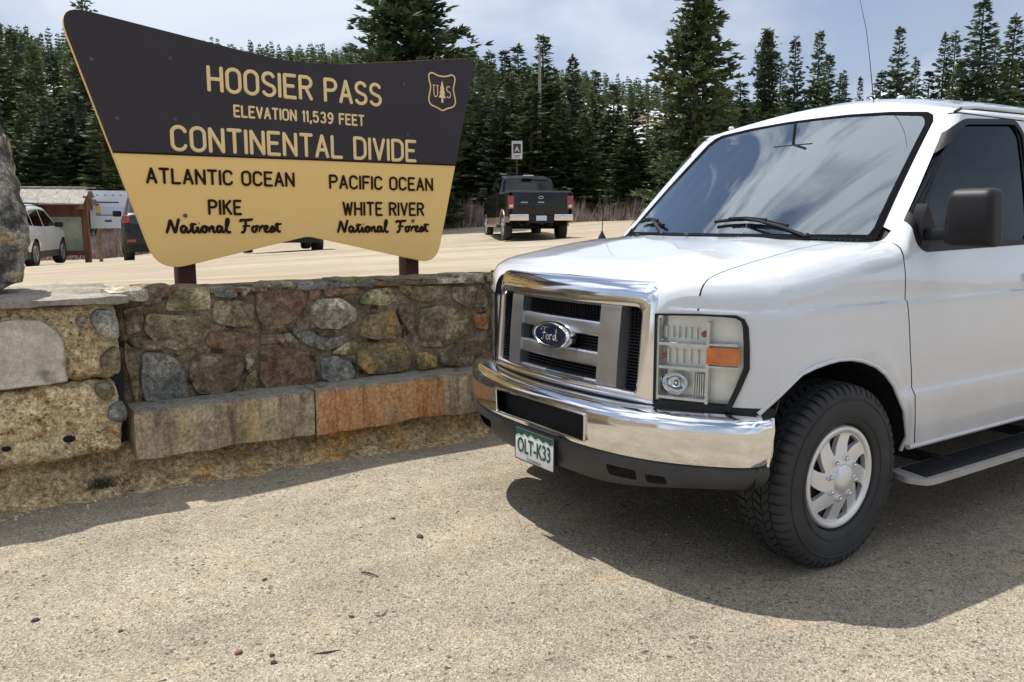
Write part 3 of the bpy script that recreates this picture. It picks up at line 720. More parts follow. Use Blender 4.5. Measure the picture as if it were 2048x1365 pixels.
for i in range(NB):
    a = 2*pi*i/NB; d = 2*pi/NB
    for s2 in (1,-1):
        # shoulder lug bends over the edge of the tread
        e = .035*(i%2); o_ = a+(d/2 if s2 < 0 else 0)
        rr = [(.392,.064),(.3935,.082),(.388,.101),(.374,.1145),(.358-e*.3,.121)]; r_in = [(.382,.064),(.380,.082),(.372,.099),(.360,.110),(.352,.117)]
        V = []
        for k in range(5):
            for aa in (o_+.1*d, o_+.78*d): V += [(rr[k][0]*cos(aa), s2*rr[k][1], rr[k][0]*sin(aa))]
            for aa in (o_+.1*d, o_+.78*d): V += [(r_in[k][0]*cos(aa), s2*r_in[k][1], r_in[k][0]*sin(aa))]
        F = []
        for k in range(4):
            b = k*4; F += [(b,b+1,b+5,b+4),(b+1,b+3,b+7,b+5),(b+3,b+2,b+6,b+7),(b+2,b,b+4,b+6)]
        F += [(0,2,3,1),(16,17,19,18)]; g.add(V, F)
    for y0, y1, ph, sk in ((-.058,-.024,.3,2.2),(-.018,.018,0,-1.8),(.024,.058,.55,2.2)):
        blk(.384,.3955,y0,y1,a+ph*d,a+ph*d+.70*d,sk)
tread_me = g.build('tread', rubber, None)
# sidewall rings of raised rubber
g = G()
for r_, y_ in ((.335,.1262),(.262,.1245)): g.lathe([(r_-.004,y_-.001),(r_-.002,y_+.0022),(r_+.002,y_+.0022),(r_+.004,y_-.001)], 72)
band_me = g.build('sidewall_band', rubber, None)
# wheel cover with eight slanted windows
NS = 8; g = G(); V = []; F = []
rads = [.056,.072,.088,.100,.112,.124,.138,.152,.166,.178,.186,.1905]; tcols = [0,.15,.3,.42,.5,.62,.75,.88,1.0]
def cover_y(r): return interp(r, [0,.055,.085,.11,.15,.18,.192], [.122,.121,.112,.108,.100,.097,.100])
def wn_(r):  # window centre shift and half width (in sector units)
    h = interp(r, [.110,.124,.152,.178,.186], [.03,.10,.20,.265,.24]); c = .40+interp(r, [.11,.186],[.16,-.14]); return c-h, c+h
nt = 14; cols = []
for sct in range(NS):
    for r in rads:
        a0, a1 = wn_(max(r,.11)); ts = [a1-1+(a0-(a1-1))*j/8 for j in range(9)]+[a0+(a1-a0)*j/4 for j in range(1,5)]
        for t in ts[:-1]+[ts[-1]]:
            a = -(sct+t)*2*pi/NS; V.append((r*cos(a), cover_y(r), r*sin(a)))
per = 13; nr = len(rads)
for sct in range(NS):
    for i in range(nr-1):
        for j in range(per-1):
            if j >= 8 and .110 < rads[i] < .186 and rads[i+1] <= .1865: continue
            b = (sct*nr+i)*per+j; F.append((b, b+1, b+per+1, b+per))
bm = bmesh.new(); vs = [bm.verts.new(v) for v in V]
for f in F:
    try: bm.faces.new([vs[i] for i in f])
    except ValueError: pass
bmesh.ops.remove_doubles(bm, verts=bm.verts[:], dist=1e-5)
be = [e for e in bm.edges if e.is_boundary]
ext = bmesh.ops.extrude_edge_only(bm, edges=be); nv = [e for e in ext['geom'] if isinstance(e, bmesh.types.BMVert)]
for v in nv: v.co.y -= .022; v.co.x *= .995; v.co.z *= .995
bmesh.ops.recalc_face_normals(bm, faces=bm.faces[:])
cover_me = mkbm('wheel_cover', bm, silver_pt, None, ang=30)
g = G(); g.lathe([(.1905,.098),(.196,.106),(.205,.110),(.214,.109),(.220,.103),(.222,.095),(.222,.07)], 64); rimr_me = g.build('rim_ring', silver_pt, None)
g = G(); g.lathe([(.0001,.142),(.02,.1415),(.040,.138),(.054,.131),(.062,.120),(.065,.108)], 32); cap_me = g.build('centre_cap', silver_pt, None)
g = G(); g.lathe([(.0150,-.016),(.0150,.006),(.0110,.007),(.0110,.002),(.0001,.001)], 10); g.lathe([(.0090,.000),(.0090,.014),(.006,.018),(.0001,.019)], 8)
nut_me = g.build('lug_nut', chrome, None)
g = G(); g.lathe([(.222,.02),(.222,.072),(.05,.065),(.0001,.065)], 40); g.lathe([(.222,.02),(.0001,.015)], 40); back_me = g.build('rim_barrel', mat('rim_shadow_grey', (.012,.012,.012), .7, c2=(.02,.019,.018), ns=20), None)
wparts = [tyre_me, tread_me, band_me, cover_me, rimr_me, cap_me, nut_me, back_me]
for o in wparts: col.objects.unlink(o)
for x, s in ((0,1),(0,-1),(-3.505,1),(-3.505,-1)):
    w = make_wheel(van, x, s)
    for o in wparts:
        if o is nut_me:
            for k in range(8): a = 2*pi*k/8+.2; c = bpy.data.objects.new('lug_nut', o.data); c.location = (.086*cos(a), .112, .086*sin(a)); link(c, w)
            continue
        c = bpy.data.objects.new(o.name.split('.')[0], o.data); link(c, w)
# door mirror
def vmirror(s):
    mr_ = link(bpy.data.objects.new('door_mirror', None), van)
    bm = bmesh.new(); bmesh.ops.create_cube(bm, size=1)
    for v in bm.verts:
        x, y, z = v.co; taper = 1-.14*(z > 0); v.co = Vector((x*.16*(1 if y < 0 else .82), y*.205*taper, z*.245))
    bmesh.ops.bevel(bm, geom=bm.edges[:], offset=.042, segments=5, affect='EDGES', profile=.65, clamp_overlap=True)
    for v in bm.verts: v.co.x += .10*(v.co.y*0); v.co.x -= .03*(abs(v.co.z)/.12)**2*(v.co.x > 0)
    for v in bm.verts: v.co = Vector((v.co.x-.598+.03, s*(v.co.y+1.152), v.co.z+1.467))
    if s < 0: bmesh.ops.reverse_faces(bm, faces=bm.faces[:])
    mkbm('mirror_housing', bm, black_pl, mr_)
    g = G(); g.add([(-.640,s*1.07,1.38),(-.640,s*1.23,1.38),(-.640,s*1.22,1.555),(-.640,s*1.08,1.555)], [(0,1,2,3)]); g.build('mirror_glass', mat('mirror_silver', (.9,.9,.92), .02, 1) if s == 1 else bpy.data.materials['mirror_silver'], mr_, fix=False)
    g = G(); g.prism([(-.535,1.345),(-.53,1.47),(-.56,1.53),(-.70,1.345)], s*.90, s*.952, ax=(0,2)); g.box((-.64,s*.93,1.37),(-.55,s*1.09,1.42),.012); g.build('mirror_arm', black_pl, mr_)
    # small silver strip on the foot catches the light
vmirror(1); vmirror(-1)
vm2 = [o for o in bpy.data.objects if o.name.startswith('door_mirror')][-1]; vm2.location = (-.28, .13, 0)   # the far mirror is folded back against its door
# running boards
for s in (1,-1):
    rb = link(bpy.data.objects.new('running_board', None), van)
    g = G(); P = round_poly([(-.44,1.105),(-.40,1.03),(-.44,.93),(-2.9,.93),(-2.9,1.115),(-.50,1.115)], .02, 3)
    g.prism([(x, s*y) for x, y in P], .310, .338, ax=(0,1)); g.build('board_edge', mat('board_silver', (.42,.41,.38), .45, .3, c2=(.34,.33,.31), ns=9) if s == 1 else bpy.data.materials['board_silver'], rb)
    g = G(); g.prism([(-.50,s*.945),(-.47,s*1.085),(-2.88,s*1.09),(-2.88,s*.945)], .338, .344, ax=(0,1))
    for k in range(7): g.box((-.50,s*(.955+k*.02),.344),(-2.87,s*(.962+k*.02),.348))
    g.build('tread_pad', black_pl, rb)
    for x in (-.8,-1.7,-2.6): g = G(); g.box((x-.03,s*.70,.31),(x+.03,s*1.0,.35)); g.build('bracket', seam_m, rb)
# wipers
def wiper(y0, x0, yt, yb):
    wp = link(bpy.data.objects.new('wiper', None), van)
    W = lambda y, z, d=.022: (-.38+.18*(1-min(1.3,(abs(y)/.8)**2))-(z-1.37)*(1.04+.26*(1-min(1.3,(abs(y)/.8)**2)))+d*.7, y, z+d*.7)
    g = G(); g.tube([W(y0,1.362,.03), W(y0+(yt-y0)*.35,1.395,.045), W(y0+(yt-y0)*.75,1.432,.035), W(yt,1.447,.028)], [.013,.010,.007,.005], 8); g.ball(W(y0,1.362,.03), .020); g.build('arm', black_pl, wp)
    g = G(); P = [W(yt+(yb-yt)*t, 1.452-.02*abs(t-.5)*0+z, .018) for t, z in [(-.75,-.012),(-.4,-.003),(0,0),(.5,-.010),(1,-.030)]]; g.tube(P, .009, 6); g.tube([tuple(Vector(p)+Vector((.006,0,.006))) for p in P[1:4]], .009, 6); g.build('blade', black_pl, wp)
wiper(.56, 0, .17, .42); wiper(-.32, 0, -.60, -.42)
for k in range(18): g = G(); y = .42+.022*k; x = -.345-.0*(k)+.17*(1-(y/.8)**2)*.9; g.box((x-.012,y-.003,1.366),(x+.052,y+.003,1.376)); g.build('louver', grey_pl, van)
if 1: pass
g = G(); g.tube([(-.10,-.05,1.385),(-.10,-.045,1.395)],.012); g.build('washer_nozzle', grey_pl, van); g = G(); g.tube([(-.10,-.42,1.375),(-.10,-.41,1.385)],.012); g.build('washer_nozzle', grey_pl, van)
# aerials and roof lamps
g = G(); g.lathe([(.028,1.33),(.024,1.36),(.010,1.385),(.004,1.40)], 12, axis='z', c=(-.237,-.88,0)); g.tube([(-.237,-.88,1.40),(-.243,-.88,1.5),(-.252,-.88,1.60)], .0028, 6); g.ball((-.252,-.88,1.603), (.010,.010,.006)); g.build('fender_aerial', black_pl, van)
g = G(); g.tube([(-1.22,.225,2.10),(-1.165,.225,2.31),(-1.119,.225,2.46),(-1.048,.225,2.605),(-.93,.225,2.82)], [.003,.0018,.0015,.0012,.001], 6); g.build('roof_aerial', black_pl, van)
for y in (-.62,-.30,0,.30,.62)[:0]: pass
g = G(); g.ball((-1.50,.21,2.136), (.03,.022,.022)); g.build('roof_lamp', white, van)
g = G(); g.ball((-1.09,-.66,2.030), (.022,.016,.014)); g.build('roof_lamp', white, van)
# rear
g = G(); g.box((-4.98,-.98,.44),(-5.12,.98,.62),.02); g.build('rear_bumper', chrome, van)
for s in (1,-1): g = G(); g.box((-5.0,s*.80,.85),(-5.03,s*.92,1.30),.01); g.build('tail_light', red_lens, van)

# ================================================================== GROUND
CP = [(-8,-2.2,1.05),(-3,-2.2,1.05),(0,-2.2,1.05),(3,-2.2,1.06),(8,-2.2,1.08),(.6,-12.3,.79),(-2.5,-12,.92),(-10,-16.9,.92),(-11.4,-20.2,1.1),(1.5,-20,.43),(0,-23,.37),(-.74,-23.4,.33),(-21.6,-26.8,1.57),(-14.8,-28.8,1.25),(-7,-26,.75),(8,-22,.3),(14,-20,.3),(-30,-22,1.9),(-20,-12,1.5)]
CPn = np.array(CP); _A = np.c_[np.ones(len(CPn)), CPn[:,:2]]; _co = np.linalg.lstsq(_A, CPn[:,2], rcond=None)[0]; _rs = CPn[:,2]-_A@_co
def lot_z(x, y):
    w = 1/(((CPn[:,0]-x)**2+(CPn[:,1]-y)**2)+2.0)**1.5; k = 1/(1+max(0, math.hypot(x,y)-35)/25)
    return float(_co[0]+k*(_co[1]*x+_co[2]*y)+(w@_rs)/w.sum())
def hill_z(x, y):
    r = math.hypot(x-3, y-3); az = math.degrees(math.atan2(-(y-3), -(x-3)))   # 0 = straight out along -x, 90 = along -y
    H = interp(az, [-60,-10,20,34,40.5,46.5,52,57,68,74,90,120,170], [4,8,18,22,25,29,33.5,36,39.5,38,35,34,30])
    t = sstep(60, 225, r)*(1-.45*sstep(235, 420, r))
    return (H+1.5*mnoise.noise(Vector((x*.02, y*.02, 0)))*t-lot_z(x, y)*min(1,t))*t
def grid(xs, ys, zf, name, m_, kind='structure', keep=None):
    V = []; F = []; n = len(ys)
    for x in xs:
        for y in ys: V.append(zf(x, y) if isinstance(zf(x, y), tuple) else (x, y, zf(x, y)))
    for i in range(len(xs)-1):
        for j in range(n-1):
            if keep is None or keep((xs[i]+xs[i+1])/2, (ys[j]+ys[j+1])/2): F.append((i*n+j, (i+1)*n+j, (i+1)*n+j+1, i*n+j+1))
    o = mk(name, V, F, m_, None, True, 80); o['kind'] = kind; return o
def geo(a, b, s0, k=1.18):
    L_ = [a]; s = s0; sg = 1 if b > a else -1
    while (b-L_[-1])*sg > 0: L_.append(L_[-1]+sg*s); s *= k
    return L_
gravel = bpy.data.materials.new('gravel'); gravel.use_nodes = True
t = gravel.node_tree; b = t.nodes['Principled BSDF']; b.inputs['Roughness'].default_value = .93; b.inputs['Specular IOR Level'].default_value = .15
def nn(t, k, **kw):
    n = t.nodes.new(k)
    for a, v in kw.items():
        if a in n.inputs: n.inputs[a].default_value = v
        else: setattr(n, a, v)
    return n
geo_ = nn(t, 'ShaderNodeNewGeometry'); P_ = geo_.outputs['Position']
def ramp(t, src, stops):
    r = t.nodes.new('ShaderNodeValToRGB'); e = r.color_ramp.elements
    while len(e) < len(stops): e.new(.5)
    for i, (p, c) in enumerate(stops): e[i].position = p; e[i].color = tuple(c)+(1,)
    t.links.new(src, r.inputs[0]); return r.outputs[0]
def mixc(t, f, a, b_, mode='MIX'):
    q = t.nodes.new('ShaderNodeMixRGB'); q.blend_type = mode
    for s_, v in zip(q.inputs, (f, a, b_)):
        if isinstance(v, (int,float)): s_.default_value = v
        elif isinstance(v, tuple): s_.default_value = v+(1,) if len(v) == 3 else v
        else: t.links.new(v, s_)
    return q.outputs[0]
def nz(t, vec, sc, det=4, r=.6, out='Fac'):
    n = nn(t, 'ShaderNodeTexNoise', Scale=sc, Detail=det, Roughness=r); t.links.new(vec, n.inputs['Vector']); return n.outputs[out]
vo = nn(t, 'ShaderNodeTexVoronoi', Scale=165.0); t.links.new(P_, vo.inputs['Vector'])
vo2 = nn(t, 'ShaderNodeTexVoronoi', Scale=75.0); t.links.new(P_, vo2.inputs['Vector'])
sp = t.nodes.new('ShaderNodeSeparateColor'); t.links.new(vo.outputs['Color'], sp.inputs[0])
sp2 = t.nodes.new('ShaderNodeSeparateColor'); t.links.new(vo2.outputs['Color'], sp2.inputs[0])
base = ramp(t, sp.outputs[0], [(0,(.15,.125,.098)),(.16,(.285,.245,.19)),(.55,(.365,.322,.256)),(.85,(.43,.387,.317)),(1,(.56,.515,.44))])
big = mixc(t, 1.0, ramp(t, nz(t, P_, 1.3, 6, .65), [(.35,(.84,.83,.81)),(.62,(1.06,1.04,1.0))]), ramp(t, nz(t, P_, 9, 6, .75), [(.3,(.80,.79,.77)),(.65,(1.10,1.10,1.09))]), 'MULTIPLY')
c_ = mixc(t, .85, base, big, 'MULTIPLY')
mpd = nn(t, 'ShaderNodeMapping'); mpd.inputs['Rotation'].default_value = (0,0,radians(24)); mpd.inputs['Scale'].default_value = (.22,1.6,1); t.links.new(P_, mpd.inputs[0])
c_ = mixc(t, 1.0, c_, ramp(t, nz(t, mpd.outputs[0], 1.5, 5, .6), [(.38,(.86,.85,.83)),(.60,(1.05,1.045,1.04))]), 'MULTIPLY')
dark = ramp(t, sp2.outputs[1], [(.93,(0,0,0)),(.95,(1,1,1))]); dmask = ramp(t, nz(t, P_, 5, 4, .7), [(.45,(.15,.15,.15)),(.62,(1,1,1))])
dm = mixc(t, 1.0, dark, dmask, 'MULTIPLY')
c_ = mixc(t, dm, c_, (.09,.075,.06))
ochre = ramp(t, nz(t, P_, 2.6, 5, .7), [(.56,(0,0,0)),(.72,(.55,.55,.55))]); c_ = mixc(t, ochre, c_, (.42,.31,.19))
t.links.new(c_, b.inputs['Base Color'])
bp = nn(t, 'ShaderNodeBump', Strength=.75, Distance=.006); t.links.new(vo.outputs['Distance'], bp.inputs['Height'])
bp2 = nn(t, 'ShaderNodeBump', Strength=.5, Distance=.02); t.links.new(nz(t, P_, 14, 8, .7), bp2.inputs['Height']); t.links.new(bp.outputs[0], bp2.inputs['Normal'])
t.links.new(bp2.outputs[0], b.inputs['Normal'])
WX0, WX1 = -5.5, 5.0
def gz(x, y):
    out = max(sstep(WX0+1, WX0-1.5, x), sstep(WX1-.6, WX1+1.5, x))
    r = sstep(-1.95, -3.4, y)*out*1.02
    z = .010*mnoise.noise(Vector((x*1.1, y*1.1, 0)))+.022*mnoise.noise(Vector((x*.3, y*.3, 3)))*sstep(1.5, 4, math.hypot(x+.5, y))
    return z*(1-sstep(1.2,.2,math.hypot(x, y-1))*.6)+r
gx = sorted(set([round(v,3) for v in geo(-3,-60,.12,1.15)]+[round(-3+.06*i,3) for i in range(134)]+[round(v,3) for v in geo(5,60,.12,1.15)]))
gy = sorted(set([-3.6,-3.4,-3.1,-2.8,-2.5,-2.25,-2.05]+[round(-1.95+.06*i,3) for i in range(100)]+[round(v,3) for v in geo(4.05,60,.12,1.15)]))
grid(gx, gy, gz, 'gravel_ground', gravel)
# upper car park: packed sand with tyre streaks
sand = bpy.data.materials.new('packed_sand'); sand.use_nodes = True; t = sand.node_tree; b = t.nodes['Principled BSDF']; b.inputs['Roughness'].default_value = .95; b.inputs['Specular IOR Level'].default_value = .1
g0 = nn(t, 'ShaderNodeNewGeometry'); P_ = g0.outputs['Position']
mpn = nn(t, 'ShaderNodeMapping'); mpn.inputs['Rotation'].default_value = (0,0,radians(-28)); mpn.inputs['Scale'].default_value = (.12,1.1,1); t.links.new(P_, mpn.inputs[0])
c1 = ramp(t, nz(t, mpn.outputs[0], 1.6, 7, .62), [(.30,(.27,.22,.155)),(.48,(.375,.315,.235)),(.70,(.46,.40,.31))])
c2_ = ramp(t, nz(t, P_, 3.5, 8, .75), [(.3,(.80,.80,.80)),(.7,(1.06,1.05,1.02))]); c1 = mixc(t, .9, c1, c2_, 'MULTIPLY')
pth = ramp(t, nz(t, P_, .35, 5, .6), [(.52,(0,0,0)),(.68,(.5,.5,.5))]); c1 = mixc(t, pth, c1, (.30,.24,.17))
t.links.new(c1, b.inputs['Base Color']); bp = nn(t, 'ShaderNodeBump', Strength=.5, Distance=.03); t.links.new(nz(t, P_, 9, 8, .7), bp.inputs['Height']); t.links.new(bp.outputs[0], b.inputs['Normal'])
def lz(x, y):
    out = max(sstep(WX0+1, WX0-1.5, x), sstep(WX1-.6, WX1+1.5, x)); yy = y
    if y > -3.5: yy = -3.5+(y+3.5)*(1.42-1.3*out)/1.5
    return (x, yy, lot_z(x, yy)+.015*mnoise.noise(Vector((x*.8, yy*.8, 5)))+.03*mnoise.noise(Vector((x*.2, yy*.2, 9))))
lx = sorted(set([round(v,2) for v in geo(-12,-80,.5,1.07)]+[round(-12+.3*i,2) for i in range(68)]+[round(v,2) for v in geo(8.1,60,.5,1.12)]))
ly = sorted(set([round(v,2) for v in geo(-3.5,-56,.25,1.04)]+[round(-3.5+.15*i,2) for i in range(11)]))
grid(lx, ly, lz, 'parking_lot', sand)
# hillside: dry grass and earth, old snow in patches
hillm = bpy.data.materials.new('hillside'); hillm.use_nodes = True; t = hillm.node_tree; b = t.nodes['Principled BSDF']; b.inputs['Roughness'].default_value = .95; b.inputs['Specular IOR Level'].default_value = .1
g0 = nn(t, 'ShaderNodeNewGeometry'); P_ = g0.outputs['Position']
c1 = ramp(t, nz(t, P_, .15, 8, .65), [(.35,(.10,.085,.055)),(.65,(.26,.20,.14))])
sx = t.nodes.new('ShaderNodeSeparateXYZ'); t.links.new(P_, sx.inputs[0])
hmask = ramp(t, sx.outputs[2], [(0,(0,0,0)),(1,(1,1,1))])
mr = nn(t, 'ShaderNodeMapRange'); mr.inputs[1].default_value = 8; mr.inputs[2].default_value = 20; t.links.new(sx.outputs[2], mr.inputs[0])
sn = ramp(t, nz(t, P_, .045, 6, .6), [(.53,(0,0,0)),(.57,(1,1,1))]); sn = mixc(t, mr.outputs[0], (0,0,0), sn)
c1 = mixc(t, sn, c1, (.80,.82,.85)); t.links.new(c1, b.inputs['Base Color'])
hx = sorted(set([-420+14*i for i in range(25)]+[-84+6*i for i in range(26)]+[72+20*i for i in range(8)])); hy = sorted(set([-420+12*i for i in range(22)]+[-160+5*i for i in range(60)]))
def hz(x, y):
    if y > -60 and x > -90:   # under the car park sheet: keep below it
        return lot_z(max(x,-85), min(y,-3.5))-.08+hill_z(x, y) if (y < -3 or x < -12) else -1.0
    return lot_z(x, y)-.08+hill_z(x, y)
def hz2(x, y):
    q = hill_z(x, y)
    if y > -3 : return min(lot_z(x, -3.5)-.3, 1.0)*sstep(-55,-90,x)-1.2*(1-sstep(-55,-90,x))+q
    return lot_z(x, y)-.25*(1-sstep(.0,1.5,q))+q
grid(hx, hy, hz2, 'hill', hillm)
# distant snowy mountain
V = []; F = []; nx_, ny_ = 40, 14; C0 = Vector((-1383,-942,0)); ax_ = Vector((.563,-.826,0)); bx_ = Vector((-.826,-.563,0))
for i in range(nx_+1):
    for j in range(ny_+1):
        s_ = (i/nx_-.5)*1500; d_ = (j/ny_-.5)*900; h = 262*math.exp(-(s_/300)**2)*math.exp(-(d_/260)**2)
        h += 120*mnoise.noise(Vector((s_*.006, d_*.006, 1)))*math.exp(-(s_/500)**2)*math.exp(-(d_/350)**2); p = C0+ax_*s_+bx_*d_; V.append((p.x, p.y, max(-20, h*.86-10)))
F = [(i*(ny_+1)+j, (i+1)*(ny_+1)+j, (i+1)*(ny_+1)+j+1, i*(ny_+1)+j+1) for i in range(nx_) for j in range(ny_)]
mtn = mk('snowy_mountain', V, F, mat('mountain_snow', (.78,.81,.86), .8, c2=(.22,.23,.26), ns=.012, lo=.56, hi=.62, world_co=True), None, True, 60); mtn['kind'] = 'structure'

# loose gravel: real little stones, denser near the camera
def pebbles():
    M = 9000; r_ = np.sqrt(rng.random(M)); ang = rng.random(M)
    X = 2.97-np.power(rng.random(M), .8)*6.2*0; X = rng.uniform(-2.2, 3.4, M); Y = -1.75+rng.power(1.2, M)*3.7
    V = np.zeros((M,5,3)); s = rng.lognormal(-5.85, .38, M); a = rng.uniform(0, 2*pi, M)
    ok = ~((np.abs(X) < .5) & (np.abs(Y-.9) < .25)); X = X[ok]; Y = Y[ok]; s = np.minimum(s[ok], .011); a = a[ok]; M = len(X)
    V = np.zeros((M,6,3)); base = np.array([(1,0,0),(0,1,0),(-1,0,0),(0,-1,0),(.15,.1,.8),(0,0,-.5)])
    el = rng.uniform(.6,1.3,(M,1))
    for k, (x, y, z) in enumerate(base):
        V[:,k,0] = X+s*(x*np.cos(a)*el[:,0]-y*np.sin(a)); V[:,k,1] = Y+s*(x*np.sin(a)*el[:,0]+y*np.cos(a)); V[:,k,2] = z*s
    zz = np.array([gz(float(x), float(y)) for x, y in zip(X, Y)]); V[:,:,2] += zz[:,None]+.001
    F = [(0,1,4),(1,2,4),(2,3,4),(3,0,4),(1,0,5),(2,1,5),(3,2,5),(0,3,5)]
    FF = (np.array(F)[None]+6*np.arange(M)[:,None,None]).reshape(-1,3)
    mi = np.repeat(rng.choice(4, M, p=[.50,.28,.14,.08]), 8)
    ms = [mat('pebble_tan', (.37,.33,.27), .9), mat('pebble_grey', (.30,.28,.25), .9), mat('pebble_brown', (.17,.135,.10), .9), mat('pebble_white', (.50,.48,.44), .85)]
    o = mk('loose_gravel', V.reshape(-1,3).tolist(), FF.tolist(), ms, None, False, mi=mi.tolist()); o['kind'] = 'stuff'; o['label'] = 'fine loose gravel scattered over the sunlit foreground'
    
pebbles()
def stone_at(x, y, r, m_, label, name='small_stone', cat='stone', fl=.6):
    bm = bmesh.new(); bmesh.ops.create_icosphere(bm, subdivisions=2, radius=1)
    for v in bm.verts:
        n_ = mnoise.noise(v.co*1.3+Vector((x*9, y*7, 0))); v.co = Vector((v.co.x*r*1.25, v.co.y*r, v.co.z*r*fl))*(1+.35*n_)
    o = mkbm(name, bm, m_, None, ang=50, loc=(x, y, gz(x,y)+r*fl*.45)); o.rotation_euler.z = x*11
    tag(o, label, cat)
# ================================================================== STONE WALL
morta = mat('wall_mortar', (.13,.105,.07), .95, c2=(.32,.265,.18), ns=9, bump=1, bs=45, bd=.02, c3=(.05,.04,.028), ns3=7, lo3=.55, hi3=.62, grit=.8)
def rockm(n, c, c2, c3=None, **k):
    a = dict(rough=.85, c2=c2, ns=11, bump=.9, bs=30, c3=c3, ns3=6, lo3=.52, hi3=.62, rnd=1, bd=.022, spec=.3, grit=.9); a.update(k); return mat(n, c, **a)
RM = {'olive': rockm('rock_olive_brown', (.11,.095,.056), (.265,.225,.135), (.34,.295,.20)),
 'rust': rockm('rock_rust_brown', (.14,.088,.056), (.27,.175,.115), (.18,.155,.10)),
 'grey': rockm('rock_blue_grey', (.125,.13,.125), (.27,.27,.25), (.40,.385,.33)),
 'dark': rockm('rock_dark_brown', (.105,.080,.055), (.24,.19,.135), (.30,.265,.19)),
 'green': rockm('rock_lichen_green', (.13,.13,.065), (.31,.295,.16), (.46,.42,.27)),
 'ochre': rockm('rock_ochre_lichen', (.13,.11,.062), (.30,.25,.14), (.40,.28,.10)),
 'pale': rockm('rock_pale_lichen', (.18,.165,.13), (.40,.37,.29), (.58,.54,.44)),
 'orange': rockm('rock_orange', (.27,.14,.065), (.38,.24,.12), (.20,.15,.10))}
wall = empty('stone_wall', (0,-2.0,0), 0, 'low wall of mortared brown and grey rubble stone behind the bench ledge', 'wall')
SEEDS = [(1.40,.99,'rust'),(1.45,.84,'ochre'),(1.09,.88,'pale'),(1.15,.73,'grey'),(.77,.98,'green'),(.60,1.085,'olive'),(1.12,1.07,'dark'),(.43,1.01,'dark'),(.10,.97,'dark'),(.28,.75,'olive'),(.56,.88,'dark'),
 (.74,.82,'ochre'),(.75,.57,'ochre'),(1.06,.54,'grey'),(.45,.52,'olive'),(.12,.55,'rust'),(-.01,.79,'orange'),(1.40,.61,'dark'),(1.21,.57,'pale'),(1.60,.65,'green'),(1.66,.91,'dark'),(1.60,1.06,'rust'),(.95,1.05,'rust'),(1.45,1.085,'pale'),(.55,.66,'pale'),(1.56,.52,'rust'),(-.05,1.0,'dark'),(.88,.71,'rust'),
 (1.94,1.03,'green'),(2.12,1.045,'dark'),(1.98,.84,'olive'),(2.09,.58,'grey'),(1.82,.58,'dark'),(1.72,1.07,'grey'),(2.23,.92,'rust'),(1.74,.76,'rust'),(2.22,.74,'dark'),(2.27,.56,'olive'),(.30,1.08,'green'),(.95,.92,'green'),(1.30,.46,'olive'),(.9,.46,'rust'),(.62,.50,'green')]
